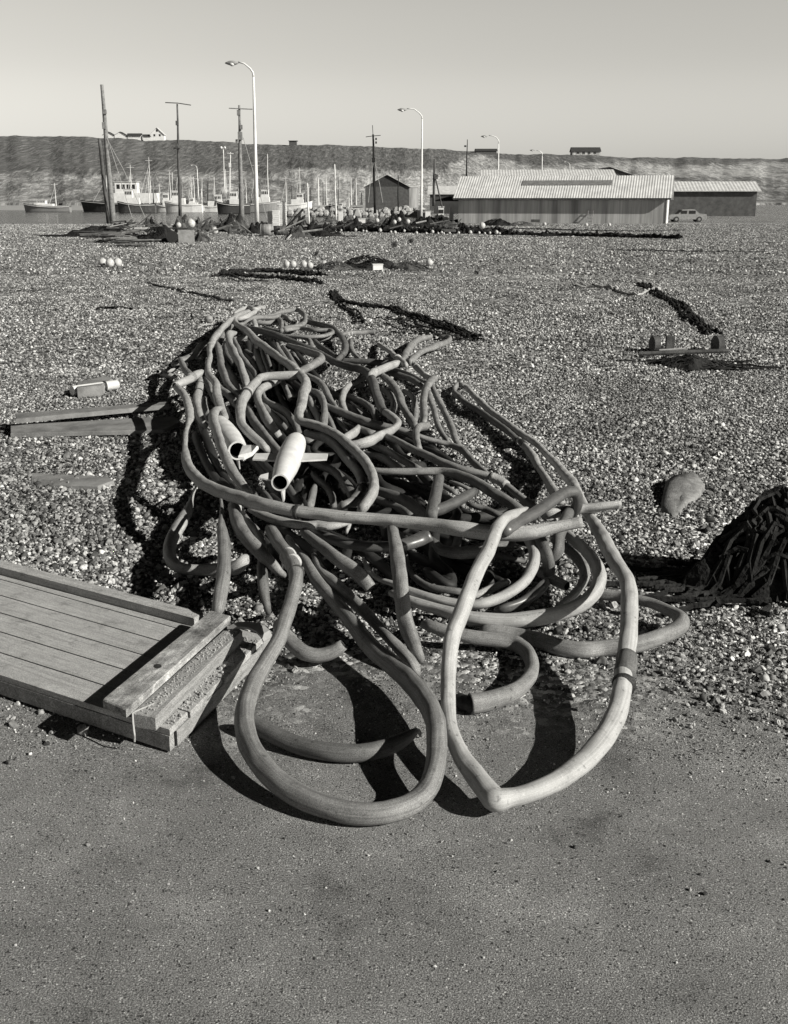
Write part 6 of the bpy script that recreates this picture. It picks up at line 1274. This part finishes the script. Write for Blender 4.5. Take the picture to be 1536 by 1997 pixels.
boat('grey hulled boat behind the tall white lamp post', 462, 545, 405, 'grey_metal', house=(.25, .6), hh=6.4, masts=((.55, 15), (.8, 9)), flip=True, sheer=2.6)
boat('white boat with a dark stripe right of the white box stacks', 540, 608, 404, 'white_paint', house=(.25, .6), hh=5.0, masts=((.35, 13), (.75, 10)), flip=True, sheer=2.4)
boat('dark boat near the boat hut behind the black nets', 640, 706, 402, 'dark_roof', house=(.3, .5), hh=1.8, masts=((.6, 5),))
boat('dark fishing boat lying left of the long shed', 832, 905, 418, 'dark_roof', Y=QUAY_Y + 14, house=(.3, .6), hh=2.0, masts=(), stripe=False, sheer=1.4)
boat('white trawler behind the second mast with a tall wheelhouse', 318, 392, 405, 'white_paint', house=(.2, .55), hh=6.0, masts=((.4, 13), (.8, 10)), sheer=2.4)
boat('grey trawler half hidden behind the stout mast', 420, 486, 402, 'rust', house=(.4, .8), hh=5.5, masts=((.3, 12), (.75, 12)), sheer=2.4)
boat('dark trawler lying behind the large fishing boat', 225, 300, 404, 'dark_wall', house=(.2, .6), hh=6.5, masts=((.4, 14), (.85, 12)), sheer=2.4)
boat('small boat beyond the left edge of the yard', 40, 132, 410, 'grey_metal', house=(.3, .65), hh=3, masts=((.7, 9),))
# more shed like fishing gear row: thin posts on the far bank
rq = random.Random(12)
for k in range(52):
    x = rq.choice([rq.uniform(200, 470), rq.uniform(470, 720)]); Y = rq.uniform(360, 440); h = rq.uniform(12, 62)
    a, b = atY(x, 400, Y), atY(x + rq.uniform(-2, 2), 398 - h, Y); mb = MB(); mb.tube([a, b], (.22, .1), 6); o = mb.build('distant_mast', M[rq.choice(['white_paint', 'pole_wood', 'grey_metal'])], loc=a)
    tag(o, 'one of the thin distant masts of boats lying along the far quay', 'mast', 'thin distant masts along the far quay')
for k in range(18):
    x = rq.uniform(195, 720); Y = 428 + rq.uniform(0, 8); w = rq.uniform(1.2, 3.5); p = atY(x, 398, Y); hh = rq.uniform(.8, 2.2); mb = MB(); mb.box((p[0], Y, -.1 + hh / 2), (w, 3, hh))
    o = mb.build('quay_store', M[rq.choice(['white_paint', 'dark_wall', 'shedwall', 'wood_dark'])], loc=(p[0], Y, -.1)); tag(o, 'one of the small stores and stacks lined up on the far quay', 'store', 'small stores on the far quay')

# small odds and ends along the quay
for k in range(120):
    x = rq.uniform(200, 900); y = rq.uniform(438, 460) if x < 620 else rq.uniform(430, 447); w = rq.uniform(9, 34); hh = rq.uniform(4, 15) * (1.25 if x < 620 else .8)
    heap('gear_pile', 'one of many small dark piles of net and line strewn along the quay', 'gear pile', x, x + w, y - hh, y, rq.choice(['net', 'net', 'wood_dark', 'net_grey', 'rust']), 300 + k, 'small gear piles along the quay', n=14)
for k in range(48):
    x = rq.uniform(200, 890); y = rq.uniform(432, 454); p0 = at(x, y, rq.uniform(.1, .9)); L = rq.uniform(.4, 1.5); a = rq.uniform(-.5, .5)
    p1 = p0 + np.array((L * math.cos(a), L * math.sin(a), rq.choice([0, .2, .6, 1.2]) * rq.random())); mb = MB(); mb.tube([p0, p1], rq.uniform(.03, .07), 6)
    o = mb.build('loose_spar', M[rq.choice(['wood', 'wood_dark', 'wood_dark', 'rope'])], loc=p0); tag(o, 'one of the loose sticks and spars lying among the quay gear', 'spar', 'loose spars along the quay')
